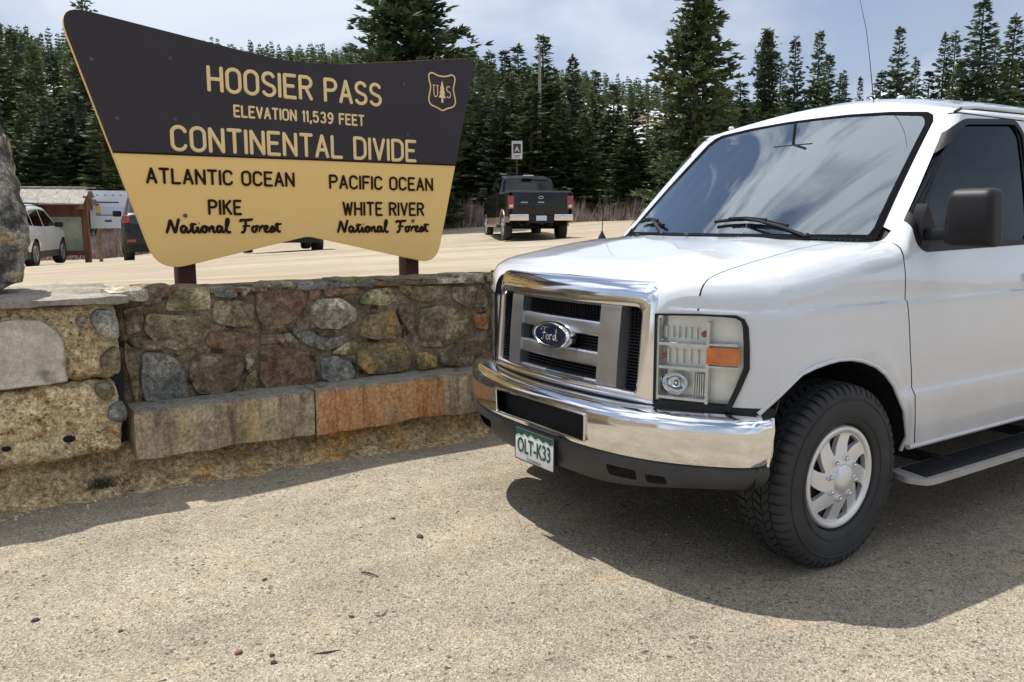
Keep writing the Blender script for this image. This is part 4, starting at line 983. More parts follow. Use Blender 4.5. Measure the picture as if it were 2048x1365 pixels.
TRACED = [('green',[(2.038, 1.084),(1.804, 1.085),(1.807, 0.949),(2.066, 0.956)]),('dark',[(2.214, 1.07),(2.159, 1.101),(2.051, 1.099),(2.077, 0.998),(2.166, 0.995),(2.231, 1.021)]),('olive',[(2.168, 0.959),(1.828, 0.915),(1.847, 0.833),(1.888, 0.738),(2.003, 0.722),(2.125, 0.765),(2.187, 0.858)]),('dark',[(2.278, 0.995),(2.179, 0.996),(2.171, 0.916),(2.195, 0.844),(2.269, 0.835),(2.28, 0.909)]),('grey',[(1.79, 1.072),(1.723, 1.09),(1.657, 1.077),(1.644, 1.019),(1.713, 1.008),(1.793, 1.024)]),('olive',[(1.794, 1.001),(1.645, 1.007),(1.555, 0.968),(1.561, 0.836),(1.691, 0.837),(1.815, 0.877)]),('pale',[(1.637, 1.077),(1.57, 1.078),(1.594, 1.025),(1.634, 1.01)]),('rust',[(1.552, 1.046),(1.434, 1.06),(1.24, 1.044),(1.236, 0.95),(1.297, 0.857),(1.413, 0.804),(1.524, 0.809),(1.558, 0.906)]),('pale',[(1.55, 1.072),(1.495, 1.105),(1.32, 1.101),(1.305, 1.061),(1.418, 1.058)]),('grey',[(1.296, 1.092),(1.172, 1.092),(1.14, 1.049),(1.241, 1.037),(1.297, 1.053)]),('pale',[(1.211, 0.949),(1.143, 0.977),(1.022, 0.988),(0.893, 0.897),(0.914, 0.823),(1.047, 0.774),(1.166, 0.791),(1.231, 0.853)]),('rust',[(1.123, 1.042),(0.898, 1.048),(0.881, 1.014),(1.005, 0.99),(1.125, 0.993)]),('green',[(0.864, 0.996),(0.809, 1.024),(0.662, 1.034),(0.607, 0.949),(0.683, 0.905),(0.884, 0.93)]),('green',[(1.019, 1.094),(0.86, 1.108),(0.771, 1.084),(0.862, 1.055),(1.003, 1.057)]),('olive',[(0.615, 1.044),(0.254, 1.023),(0.235, 0.929),(0.396, 0.912),(0.531, 0.945),(0.597, 1.0)]),('dark',[(0.214, 1.018),(0.027, 1.02),(-0.079, 0.931),(-0.09, 0.857),(0.092, 0.858),(0.205, 0.928)]),('dark',[(0.753, 1.087),(0.294, 1.078),(-0.08, 1.056),(-0.08, 1.027),(0.294, 1.035),(0.624, 1.053)]),('ochre',[(0.888, 0.779),(0.85, 0.844),(0.721, 0.887),(0.628, 0.881),(0.574, 0.739),(0.604, 0.675),(0.782, 0.686),(0.89, 0.72)]),('dark',[(0.598, 0.928),(0.513, 0.909),(0.49, 0.803),(0.513, 0.699),(0.555, 0.737),(0.619, 0.864)]),('olive',[(0.455, 0.88),(0.296, 0.894),(0.06, 0.838),(0.068, 0.683),(0.136, 0.633),(0.301, 0.593),(0.441, 0.608),(0.478, 0.732)]),('orange',[(0.046, 0.819),(-0.089, 0.82),(-0.088, 0.69),(0.019, 0.713)]),('grey',[(1.333, 0.776),(1.234, 0.791),(1.151, 0.741),(1.066, 0.717),(0.996, 0.745),(0.995, 0.669),(1.138, 0.648),(1.27, 0.709)]),('ochre',[(0.92, 0.621),(0.837, 0.665),(0.689, 0.67),(0.557, 0.65),(0.52, 0.559),(0.522, 0.47),(0.695, 0.449),(0.843, 0.464),(0.913, 0.535)]),('grey',[(1.165, 0.601),(1.069, 0.626),(0.966, 0.574),(0.915, 0.492),(0.952, 0.437),(1.076, 0.428),(1.161, 0.468)]),('rust',[(1.544, 0.692),(1.417, 0.705),(1.271, 0.673),(1.199, 0.588),(1.195, 0.471),(1.23, 0.434),(1.509, 0.421),(1.552, 0.526)]),('dark',[(1.942, 0.674),(1.89, 0.703),(1.773, 0.692),(1.653, 0.675),(1.634, 0.598),(1.678, 0.476),(1.771, 0.432),(1.918, 0.457),(1.966, 0.57)]),('grey',[(2.202, 0.731),(2.1, 0.736),(2.005, 0.68),(1.974, 0.601),(1.949, 0.461),(1.977, 0.43),(2.199, 0.443),(2.219, 0.567)]),('rust',[(1.833, 0.825),(1.692, 0.822),(1.563, 0.789),(1.55, 0.732),(1.653, 0.694),(1.845, 0.723),(1.857, 0.773)]),('pale',[(1.626, 0.673),(1.548, 0.688),(1.564, 0.607),(1.625, 0.565)]),('olive',[(2.284, 0.808),(2.224, 0.744),(2.217, 0.641),(2.227, 0.479),(2.246, 0.449),(2.272, 0.573),(2.291, 0.692)]),('dark',[(0.302, 0.553),(0.094, 0.621),(-0.088, 0.611),(-0.087, 0.427),(0.138, 0.44),(0.303, 0.481)]),('ochre',[(0.497, 0.571),(0.422, 0.585),(0.322, 0.54),(0.324, 0.459),(0.479, 0.457)]),('dark',[(1.54, 0.787),(1.414, 0.782),(1.341, 0.783),(1.286, 0.71),(1.417, 0.718),(1.535, 0.723)]),('green',[(0.971, 0.698),(0.882, 0.69),(0.929, 0.616),(1.0, 0.603),(1.095, 0.625),(1.051, 0.666)]),('ochre',[(1.629, 0.542),(1.562, 0.583),(1.569, 0.428),(1.662, 0.427)]),('rust',[(1.224, 1.043),(1.132, 1.042),(1.142, 0.989),(1.224, 0.962)]),('olive',[(2.176, 0.831),(2.072, 0.743),(2.181, 0.738),(2.258, 0.788),(2.263, 0.823)]),('olive',[(0.907, 0.449),(0.695, 0.431),(0.523, 0.443),(0.523, 0.42),(0.899, 0.419)])]
xx = -.22; rr_ = random.Random(4)
while xx > -5.2:
    for zz_ in (.56,.80,1.02): SEEDS.append((xx+rr_.uniform(-.08,.08), zz_+rr_.uniform(-.05,.05), rr_.choice(['olive','dark','rust','grey','green'])))
    xx -= .30
def clip(P, a, b):  # keep the part of polygon P nearer to seed a than b
    mx_, my_ = (a[0]+b[0])/2, (a[1]+b[1])/2; nx2, ny2 = (b[0]-a[0])*.62, b[1]-a[1]; out = []
    sh_w = .16*mnoise.noise(Vector((a[0]*5+b[0]*5, a[1]*5+b[1]*5, 2))); nx2 += sh_w*abs(ny2); ny2 += sh_w*abs(nx2)*(-1 if 0 else 1)*0
    for i in range(len(P)):
        p, q = P[i], P[(i+1)%len(P)]; dp = (p[0]-mx_)*nx2+(p[1]-my_)*ny2; dq = (q[0]-mx_)*nx2+(q[1]-my_)*ny2
        if dp <= 0: out.append(p)
        if dp*dq < 0: t_ = dp/(dp-dq); out.append((p[0]+t_*(q[0]-p[0]), p[1]+t_*(q[1]-p[1])))
    return out
def stone_from(P, y, depth, m_, parent, seed=0, gap=.004, jit=.009, name='stone', amp=.010, bulge=.02, rd=.035):
    cx = sum(p[0] for p in P)/len(P); cz = sum(p[1] for p in P)/len(P)
    P = round_poly(P, rd, 2); Q = []
    n = len(P)
    for i in range(n):
        a, b_ = P[i], P[(i+1)%n]; L_ = math.hypot(a[0]-b_[0], a[1]-b_[1]); k = max(1, int(L_/.026))
        for j in range(k): Q.append((a[0]+(b_[0]-a[0])*j/k, a[1]+(b_[1]-a[1])*j/k))
    R = []
    for p in Q:
        d = Vector((cx-p[0], cz-p[1])); L_ = d.length; d = d/L_ if L_ else d
        w = gap+jit*(.5+mnoise.noise(Vector((p[0]*14, p[1]*14, seed)))); R.append((p[0]+d.x*w, p[1]+d.y*w))
    n = len(R); V = []; rings = [(1,-depth),(1,-.006),(.965,.006),(.88,bulge*.6),(.74,bulge*.85),(.58,bulge),(.40,bulge*1.05),(.20,bulge*1.1)]
    for s_, dy in rings:
        for x, z in R:
            px, pz = cx+(x-cx)*s_, cz+(z-cz)*s_; nzv = mnoise.fractal(Vector((px*9, pz*9, seed*3.3)), .9, 2, 4)*amp*(0 if dy < -.01 else (.6 if s_ > .97 else 1.6))
            V.append((px, y+dy+nzv, pz))
    V.append((cx, y+bulge*1.1+mnoise.fractal(Vector((cx*9, cz*9, seed*3.3)), .9, 2, 4)*amp*1.6, cz))
    m2 = len(rings); F = [(k*n+i, (k+1)*n+i, (k+1)*n+(i+1)%n, k*n+(i+1)%n) for k in range(m2-1) for i in range(n)]+[((m2-1)*n+i, m2*n, (m2-1)*n+(i+1)%n) for i in range(n)]
    # outlines may run either way: fix by recalculating
    g = G(); g.add([(a-parent.location.x, b_-parent.location.y, c-parent.location.z) for a, b_, c in V], F); return g.build(name, m_, parent, ang=42)
SEEDS = [(a+.025*mnoise.noise(Vector((a*9,b_*9,1))), b_+.02*mnoise.noise(Vector((a*9,b_*9,4))), c) for a, b_, c in SEEDS]
for i, (mk_, P) in enumerate(TRACED):
    stone_from(P, -1.952+random.uniform(-.006,.014), .12, RM[mk_], wall, seed=i+101, gap=.001, jit=.008, bulge=random.uniform(.006,.016), amp=.009, rd=.018)
for i, (sx_, sz_, mk_) in enumerate(SEEDS):
    if sx_ > -.14: continue
    P = [(-5.45,.40),(-.10,.40),(-.10,1.10),(-5.45,1.10)]
    for j, o_ in enumerate(SEEDS):
        if j != i and abs(o_[0]-sx_) < 1.0 and o_[0] < -.14: P = clip(P, (sx_,sz_), o_)
    if len(P) > 2: stone_from(P, -1.945+random.uniform(-.010,.018), .12, RM[mk_], wall, seed=i+1, bulge=random.uniform(.006,.024), amp=.015)
# mortar core and rough top course
def rough_block(x0, x1, y0, y1, z0, z1, nx_, ny_, nz_, amp, sc, m_, name, parent, seed=0, rnd_=.30, ang=50):
    """block whose six faces are broken up by noise"""
    bm = bmesh.new(); bmesh.ops.create_cube(bm, size=2)
    cuts = max(nx_, nz_); 
    bmesh.ops.subdivide_edges(bm, edges=[e for e in bm.edges if abs(e.verts[0].co.x-e.verts[1].co.x) > 1], cuts=nx_, use_grid_fill=True)
    bmesh.ops.subdivide_edges(bm, edges=[e for e in bm.edges if abs(e.verts[0].co.z-e.verts[1].co.z) > 1], cuts=nz_, use_grid_fill=True)
    bmesh.ops.subdivide_edges(bm, edges=[e for e in bm.edges if abs(e.verts[0].co.y-e.verts[1].co.y) > 1], cuts=ny_, use_grid_fill=True)
    hx_, hy_, hz_ = (x1-x0)/2, (y1-y0)/2, (z1-z0)/2; rr2 = min(hx_, hy_, hz_)*rnd_
    for v in bm.verts:
        p = Vector((v.co.x*hx_, v.co.y*hy_, v.co.z*hz_)); q = Vector((max(-hx_+rr2, min(hx_-rr2, p.x)), max(-hy_+rr2, min(hy_-rr2, p.y)), max(-hz_+rr2, min(hz_-rr2, p.z))))
        d = p-q
        if d.length > 1e-6: p = q+d.normalized()*min(d.length, rr2) if sum(abs(c) > 1e-6 for c in d) > 1 else p
        w = p+Vector(((x0+x1)/2, (y0+y1)/2, (z0+z1)/2)); k = mnoise.fractal(w*sc+Vector((seed,0,0)), .9, 2, 5)
        k2 = mnoise.noise(w*sc*.35+Vector((0,seed,0)))
        dd = d.normalized() if d.length > 1e-6 else p.normalized(); v.co = w+dd*(k*amp+k2*amp*1.2)-parent.location
    bmesh.ops.recalc_face_normals(bm, faces=bm.faces[:]); return mkbm(name, bm, m_, parent, ang=ang)
rough_block(-5.5, 2.34, -2.45, -1.970, .10, 1.080, 140, 4, 14, .006, 9, morta, 'core', wall, 2)
conc = bpy.data.materials.new('stained_concrete'); conc.use_nodes = True; t = conc.node_tree; b = t.nodes['Principled BSDF']; b.inputs['Roughness'].default_value = .88; b.inputs['Specular IOR Level'].default_value = .25
tcn = nn(t, 'ShaderNodeTexCoord'); O_ = tcn.outputs['Object']; sx = nn(t, 'ShaderNodeSeparateXYZ'); t.links.new(O_, sx.inputs[0])
mpn = nn(t, 'ShaderNodeMapping'); mpn.inputs['Scale'].default_value = (1,1,.10); t.links.new(O_, mpn.inputs[0])
c1 = ramp(t, nz(t, O_, 9, 8, .7), [(.3,(.25,.205,.14)),(.55,(.46,.385,.27)),(.75,(.62,.53,.385))])
st = ramp(t, nz(t, mpn.outputs[0], 15, 6, .7), [(.36,(.42,.40,.36)),(.52,(1,1,1)),(.7,(1.25,1.12,.85))]); c1 = mixc(t, .95, c1, st, 'MULTIPLY')
# rust wash: an orange stretch of the ledge, its ends ragged
def rng_mask(a, b_, c, d):
    m1 = nn(t, 'ShaderNodeMapRange'); m1.inputs[1].default_value = a; m1.inputs[2].default_value = b_; t.links.new(wob.outputs[0], m1.inputs[0])
    m2_ = nn(t, 'ShaderNodeMapRange'); m2_.inputs[1].default_value = c; m2_.inputs[2].default_value = d; m2_.inputs[3].default_value = 1; m2_.inputs[4].default_value = 0; t.links.new(wob.outputs[0], m2_.inputs[0])
    q = nn(t, 'ShaderNodeMath', operation='MULTIPLY'); t.links.new(m1.outputs[0], q.inputs[0]); t.links.new(m2_.outputs[0], q.inputs[1]); return q.outputs[0]
wob = nn(t, 'ShaderNodeMath', operation='ADD'); nq = nn(t, 'ShaderNodeMath', operation='MULTIPLY_ADD'); nq.inputs[1].default_value = .10; nq.inputs[2].default_value = -.05
t.links.new(nz(t, mpn.outputs[0], 20, 5, .7), nq.inputs[0]); t.links.new(nq.outputs[0], wob.inputs[0]); t.links.new(sx.outputs[0], wob.inputs[1])
rust = ramp(t, nz(t, mpn.outputs[0], 13, 7, .75), [(.28,(.20,.085,.05)),(.42,(.42,.185,.09)),(.54,(.56,.32,.155)),(.66,(.46,.32,.20)),(.8,(.28,.22,.16))])
c1 = mixc(t, rng_mask(.38,.41,1.275,1.285), c1, rust); 
tan_ = ramp(t, nz(t, mpn.outputs[0], 11, 7, .75), [(.3,(.42,.30,.16)),(.7,(.66,.50,.28))]); c1 = mixc(t, rng_mask(1.60,1.64,1.70,1.74), c1, tan_)
tpm = nn(t, 'ShaderNodeMapRange'); tpm.inputs[1].default_value = .425; tpm.inputs[2].default_value = .447; t.links.new(sx.outputs[2], tpm.inputs[0]); c1 = mixc(t, tpm.outputs[0], c1, ramp(t, nz(t, O_, 22, 8, .75), [(.35,(.20,.185,.155)),(.65,(.36,.34,.29))]))
c1 = mixc(t, 1.0, c1, ramp(t, nz(t, O_, 60, 6, .75), [(.36,(.55,.54,.52)),(.64,(1.35,1.33,1.28))]), 'MULTIPLY')
blk_m = ramp(t, nz(t, mpn.outputs[0], 7, 6, .7), [(.50,(1,1,1)),(.66,(.52,.50,.48))]); c1 = mixc(t, 1.0, c1, blk_m, 'MULTIPLY')
t.links.new(c1, b.inputs['Base Color']); bp = nn(t, 'ShaderNodeBump', Strength=.7, Distance=.012); t.links.new(nz(t, O_, 28, 9, .72), bp.inputs['Height']); t.links.new(bp.outputs[0], b.inputs['Normal'])
ledge = empty('bench_ledge', (0,-1.85,0), 0, 'long concrete bench ledge with an orange rust stained stretch along the foot of the wall', 'bench')
bounds = [(2.295,1.286),(1.282,-.30),(-.305,-2.4),(-2.405,-5.4)]
for k, (a, c) in enumerate(bounds):
    n_ = max(6, int((a-c)/.035)); bm_o = rough_block(c, a, -2.02, -1.725, .165-.004*k, .452-.002*k, n_, 5, 7, .0035, 12, conc, 'slab', ledge, k*3, .09)
    for v in bm_o.data.vertices:   # ragged, uneven underside
        if v.co.z < .23: v.co.z += .016*mnoise.noise(Vector((v.co.x*2.6, 0, 4)))+.012*mnoise.noise(Vector((v.co.x*9, v.co.y*4, 1)))+.012
# left pier of tufa blocks, standing forward of the wall
tufa = mat('tufa_conglomerate', (.60,.45,.25), .95, c2=(.92,.76,.50), ns=13, bump=1, bs=26, c3=(.42,.27,.12), ns3=5.5, lo3=.54, hi3=.66, bd=.04, detail=9, spec=.15, grit=.9, pits=38)
tufa2 = mat('pale_limestone', (.48,.43,.34), .9, c2=(.60,.55,.45), ns=8, bump=.5, bs=22, c3=(.24,.21,.16), ns3=3, bd=.012, spec=.2, grit=.35)
pier = empty('tufa_pier', (2.8,-1.9,0), 0, 'broad pier of rough yellow tufa blocks at the left end of the wall', 'wall')
rough_block(2.345,4.6,-2.30,-1.745,.215,.625,110,9,24,.022,7.5,tufa,'stone',pier,5)
rough_block(2.345,4.6,-2.28,-1.80,.63,1.045,100,8,22,.020,9,tufa,'stone',pier,9)
stone_from([(3.25,.622),(2.889,.628),(2.58,.637),(2.594,.72),(2.589,.841),(2.614,.91),(2.685,.966),(2.796,.982),(2.87,.972),(2.96,.93),(3.25,.95)], -1.742, .05, tufa2, pier, 3, .001, .006, bulge=.004, amp=.005, rd=.02)
stone_from([(2.335,.985),(2.40,1.015),(2.46,1.005),(2.47,.93),(2.42,.85),(2.35,.825),(2.325,.86)], -1.75, .06, RM['grey'], pier, 7, .002, .006, bulge=.03)
stone_from([(2.48,.99),(2.54,.97),(2.53,.91),(2.47,.91)], -1.745, .04, RM['pale'], pier, 8, .002, .004, bulge=.012)
stone_from([(2.37,.62),(2.47,.625),(2.48,.56),(2.42,.505),(2.37,.55)], -1.722, .06, RM['olive'], pier, 11, .002, .006, bulge=.02)
stone_from([(2.33,.52),(2.42,.50),(2.43,.42),(2.35,.385),(2.315,.43)], -1.718, .06, RM['grey'], pier, 12, .002, .006, bulge=.025)
stone_from([(2.325,.80),(2.36,.81),(2.44,.76),(2.43,.67),(2.34,.645)], -1.752, .06, RM['olive'], pier, 14, .002, .006, bulge=.02)
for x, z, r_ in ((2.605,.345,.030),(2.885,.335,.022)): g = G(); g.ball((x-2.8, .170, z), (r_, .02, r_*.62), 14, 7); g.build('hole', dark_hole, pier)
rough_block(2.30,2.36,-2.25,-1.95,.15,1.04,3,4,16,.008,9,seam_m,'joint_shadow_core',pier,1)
cap_m = mat('cap_concrete', (.24,.215,.18), .9, c2=(.34,.31,.265), ns=6, bump=.6, bs=30, c3=(.17,.15,.12), ns3=2.5, grit=.5)
rough_block(2.28,4.7,-2.86,-1.735,1.035,1.071,90,26,2,.010,7,cap_m,'cap_slab',pier,4)
rough_block(2.16,2.36,-2.12,-1.86,1.03,1.09,8,6,3,.012,8,RM['pale'],'stone',pier,22)
# loose cap stones along the top of the wall
for k in range(34):
    x = 2.10-.23*k+rr_.uniform(-.05,.05); w_ = rr_.uniform(.07,.12)
    rough_block(x-w_, x+w_, -2.25-rr_.uniform(0,.06), -1.945+rr_.uniform(-.015,.02), 1.04, 1.083+rr_.uniform(-.01,.016), 6, 4, 2, .010, 9, RM[rr_.choice(['pale','grey','dark','olive','rust'])], 'stone', wall, k)
# earth bank under the ledge
bankm = mat('earth_bank', (.40,.29,.15), .95, c2=(.72,.56,.34), ns=10, bump=1, bs=24, c3=(.70,.40,.11), ns3=3.2, lo3=.52, hi3=.66, bd=.035, detail=9, spec=.1, grit=1)
V = []; F = []; xs_ = [4.6-.035*i for i in range(285)]; prof = [(-1.62,-.03),(-1.68,-.002),(-1.74,.012),(-1.79,.045),(-1.83,.085),(-1.86,.13),(-1.89,.18),(-1.95,.25)]
for x in xs_:
    for k, (y, z) in enumerate(prof):
        e = mnoise.fractal(Vector((x*5, k*.5, 2)), .9, 2, 4); e2 = mnoise.noise(Vector((x*1.6, 0, 7)))
        V.append((x, y+.02*e-.03*e2*(k > 1), z+(.018*e if k else 0)))
n = len(prof); F = [(i*n+k, (i+1)*n+k, (i+1)*n+k+1, i*n+k+1) for i in range(len(xs_)-1) for k in range(n-1)]
g = G(); g.add(V, F); bk = g.build('earth_bank', bankm, None, ang=60); bk['kind'] = 'structure'
# clods and litter along the foot of the bank
V = []; F = []; MI = []
for k in range(900):
    x = random.uniform(-1.0, 4.2); y = -1.78+abs(random.gauss(0,.07)); r_ = random.uniform(.003,.012); z = gz(x,y)+max(0,(-1.72-y)*.5); b0 = len(V)
    V += [(x+r_*random.uniform(.7,1.4)*cos(a+k), y+r_*sin(a+k), z) for a in (0,1.6,3.1,4.7)]+[(x, y, z+r_*.9)]; F += [(b0,b0+1,b0+4),(b0+1,b0+2,b0+4),(b0+2,b0+3,b0+4),(b0+3,b0,b0+4)]
o = mk('earth_crumbs', V, F, bankm, None, False); tag(o, 'crumbs of earth and grit along the foot of the wall', kind='stuff')
# grass tuft in the bank
gm = mat('tuft_green', (.03,.045,.022), .7, c2=(.06,.075,.035), ns=40)
V = []; F = []
for k in range(130):
    a = random.uniform(0, 2*pi); r_ = abs(random.gauss(0,.028)); x = 2.47+r_*cos(a)*1.5; y = -1.765+.4*r_*sin(a); h = random.uniform(.03,.085); lx_ = random.gauss(0,.035)*1.2; ly_ = random.uniform(0,.04); b0 = len(V); w_ = .0022
    V += [(x-w_,y,.045),(x+w_,y,.045),(x+lx_*.5+w_*.7,y+ly_*.5,.045+h*.7),(x+lx_*.5-w_*.7,y+ly_*.5,.045+h*.7),(x+lx_,y+ly_,.045+h)]; F += [(b0,b0+1,b0+2,b0+3),(b0+3,b0+2,b0+4)]
o = mk('grass_tuft', V, F, gm, None, False); tag(o, 'small dark green grass tuft growing from the earth under the ledge', 'plant')
V = []; F = []; g = G()
for k in range(16):
    x = 2.36+random.gauss(0,.05); a = random.uniform(-.6,.6); h = random.uniform(.04,.09); g.tube([(x,-1.77,.04),(x+h*.5*sin(a)+.01,-1.755,.04+h*.6),(x+h*sin(a)*1.3,-1.74,.04+h*.8)], .0012, 4)
o = g.build('dry_weed', mat('dry_stem', (.10,.06,.03), .9), None); tag(o, 'dry brown weed stems beside the green tuft', 'plant')
# boulder on the cap slab
bm = bmesh.new(); bmesh.ops.create_icosphere(bm, subdivisions=7, radius=1)
B0 = Vector((3.21,-2.45,1.06))
for v in bm.verts:
    p = v.co.copy(); z01 = (p.z+1)/2; wdt = interp(z01, [0,.05,.12,.25,.4,.6,.8,.92,1], [.46,.46,.48,.515,.51,.49,.46,.38,.10])
    h = math.hypot(p.x, p.y) or 1e-6; q = min(1, h/ max(.02, math.sqrt(max(0.0001,1-p.z*p.z))))
    rr3 = wdt*(h/math.sqrt(max(1e-6,1-p.z*p.z)) if abs(p.z) < .999 else 0)
    k = (abs(cos(math.atan2(p.y,p.x)))**5+abs(sin(math.atan2(p.y,p.x)))**5)**(-.2)
    base = Vector((p.x/h*wdt*min(1,h*1.6)*k*1.0, p.y/h*.36*min(1,h*1.6)*k, z01*1.12))
    n1_ = mnoise.fractal(base*2.6+Vector((4,1,0)), .85, 2, 6); c1_ = mnoise.noise(base*1.5+Vector((2,8,0)))
    r3 = mnoise.fractal(Vector((base.x*3, base.y*3, base.z*9+base.x*4)), .9, 2, 3)
    d = Vector((p.x, p.y, p.z*.4)).normalized(); v.co = base+d*(n1_*.055+c1_*.05+r3*.018)
    v.co.z = v.co.z-.05
bld = mkbm('boulder', bm, mat('boulder_rock', (.075,.073,.07), .85, c2=(.46,.44,.39), ns=7, lo=.44, hi=.60, bump=1, bs=22, c3=(.40,.31,.17), ns3=3.6, lo3=.54, hi3=.60, bd=.03, detail=10, grit=.9), None, ang=38, loc=B0)
tag(bld, 'tall grey craggy boulder standing on the slab at the left edge', 'boulder')

# ================================================================== THE PASS SIGN
SY0 = -2.5; sgn_yaw = .039
sign = empty('pass_sign', (1.016, SY0, 1.145), sgn_yaw, 'large brown and cream wooden pass sign with routed lettering behind the stone wall', 'sign')
# sign space: s to the right as read, h up, d forward (towards the reader)
S_ = lambda s, h, d=0: (-s, d, h)
brown = mat('sign_brown', (.026,.019,.022), .5, spec=.35, c2=(.034,.026,.029), ns=3, bump=.12, bs=60, bd=.002)
cream = mat('sign_cream', (.88,.575,.185), .5, c2=(.90,.60,.20), ns=2.5, bump=.12, bs=60, bd=.002)
yel = mat('sign_yellow', (.88,.62,.27), .5, c2=(.78,.57,.27), ns=12)
brn_l = mat('sign_letter_brown', (.030,.014,.010), .85, spec=.1)
TL, TRc, BLc, BRc, NT, DP = (-1.437,1.532), (1.378,1.541), (-.972,.004), (1.012,-.006), (.008,.217), (0,1.338)
mL = (-1.437+(.732-1.532)/(.004-1.532)*(1.437-.972)-.018, .725); mL = (-1.190, .718); mR = (1.190, .732)
OUTL = round_poly([TL, DP, TRc, mR, BRc, NT, BLc, mL], [.17,.35,.075,0,.15,.03,.17,0], 8)
V, F = curve_plate([OUTL], .045, .004); board = mk('board', [S_(a,b_,c-.0225) for a, b_, c in V], [f[::-1] for f in F], cream, sign)
up_ = round_poly([TL, DP, TRc, mR, mL], [.17,.35,.075,0,0], 8)
V, F = curve_plate([up_], .004, 0); mk('brown_field', [S_(a*.9985,.732+(b_-.732)*.998,c+.0022) for a, b_, c in V], [f[::-1] for f in F], brown, sign)
g = G(); g.tube([S_(mL[0]+.002,mL[1]+.006,.004), S_(mR[0]-.002,mR[1]+.006,.004)], .0055, 6); g.build('dividing_line', brn_l, sign)
def arc(cx, cy, rx, ry, a0, a1, n=14): return [(cx+rx*cos(radians(a0+(a1-a0)*i/n)), cy+ry*sin(radians(a0+(a1-a0)*i/n))) for i in range(n+1)]
def rr_oval(w, r): return arc(w-r,1-r,r,r,0,90,6)+arc(r,1-r,r,r,90,180,6)+arc(r,r,r,r,180,270,6)+arc(w-r,r,r,r,270,360,6)
W_ = .52
GL = {'A':[[(0,0),(W_/2,1),(W_,0)],[(.09,.32),(W_-.09,.32)]], 'C':[arc(W_/2,.74,W_/2,.26,15,180,10)+arc(W_/2,.26,W_/2,.26,180,345,10)],
 'D':[[(0,0),(0,1),(.2,1)]+arc(.24,.72,.28,.28,80,0,6)+arc(.24,.28,.28,.28,0,-80,6)+[(.2,0),(0,0)]], 'E':[[(.46,1),(0,1),(0,0),(.46,0)],[(0,.52),(.38,.52)]],
 'F':[[(.46,1),(0,1),(0,0)],[(0,.52),(.38,.52)]], 'H':[[(0,0),(0,1)],[(W_,0),(W_,1)],[(0,.5),(W_,.5)]], 'I':[[(0,0),(0,1)]], 'K':[[(0,0),(0,1)],[(.48,1),(0,.42)],[(.16,.60),(.50,0)]],
 'L':[[(0,1),(0,0),(.44,0)]], 'N':[[(0,0),(0,1),(W_,0),(W_,1)]], 'O':[rr_oval(W_,.255)+[(W_,.7)]],
 'P':[[(0,0),(0,1),(.27,1)]+arc(.27,.75,.24,.25,80,-80,8)+[(.27,.5),(0,.5)]], 'R':[[(0,0),(0,1),(.27,1)]+arc(.27,.76,.23,.24,80,-80,8)+[(.27,.52),(0,.52)],[(.25,.52),(.50,0)]],
 'S':[arc(.25,.755,.235,.245,25,180,9)+arc(.25,.755,.235,.245,195,250,3)+[(.32,.46)]+arc(.25,.245,.25,.245,50,0,3)+arc(.25,.245,.25,.245,-10,-155,8)],
 'T':[[(0,1),(.50,1)],[(.25,1),(.25,0)]], 'V':[[(0,1),(.25,0),(.50,1)]], 'W':[[(0,1),(.17,0),(.34,.9),(.51,0),(.68,1)]], '1':[[(.02,.84),(.12,1),(.12,0)]],
 '3':[arc(.24,.76,.22,.24,150,-80,9)+arc(.24,.26,.25,.26,80,-150,9)], '5':[[(.44,1),(.06,1),(.03,.55)]+arc(.23,.33,.25,.33,110,-150,10)], '9':[arc(.24,.72,.23,.28,0,360,14),[(.47,.72),(.46,.4),(.38,.14),(.2,0),(.06,.04)]],
 ',':[[(.07,.06),(.02,-.16)]], ' ':[]}
GW = {'I':0,'1':.12,'W':.68,',':.07,' ':.20,'E':.46,'F':.44,'L':.44,'T':.5,'V':.5,'K':.5,'P':.5,'R':.5,'S':.5}
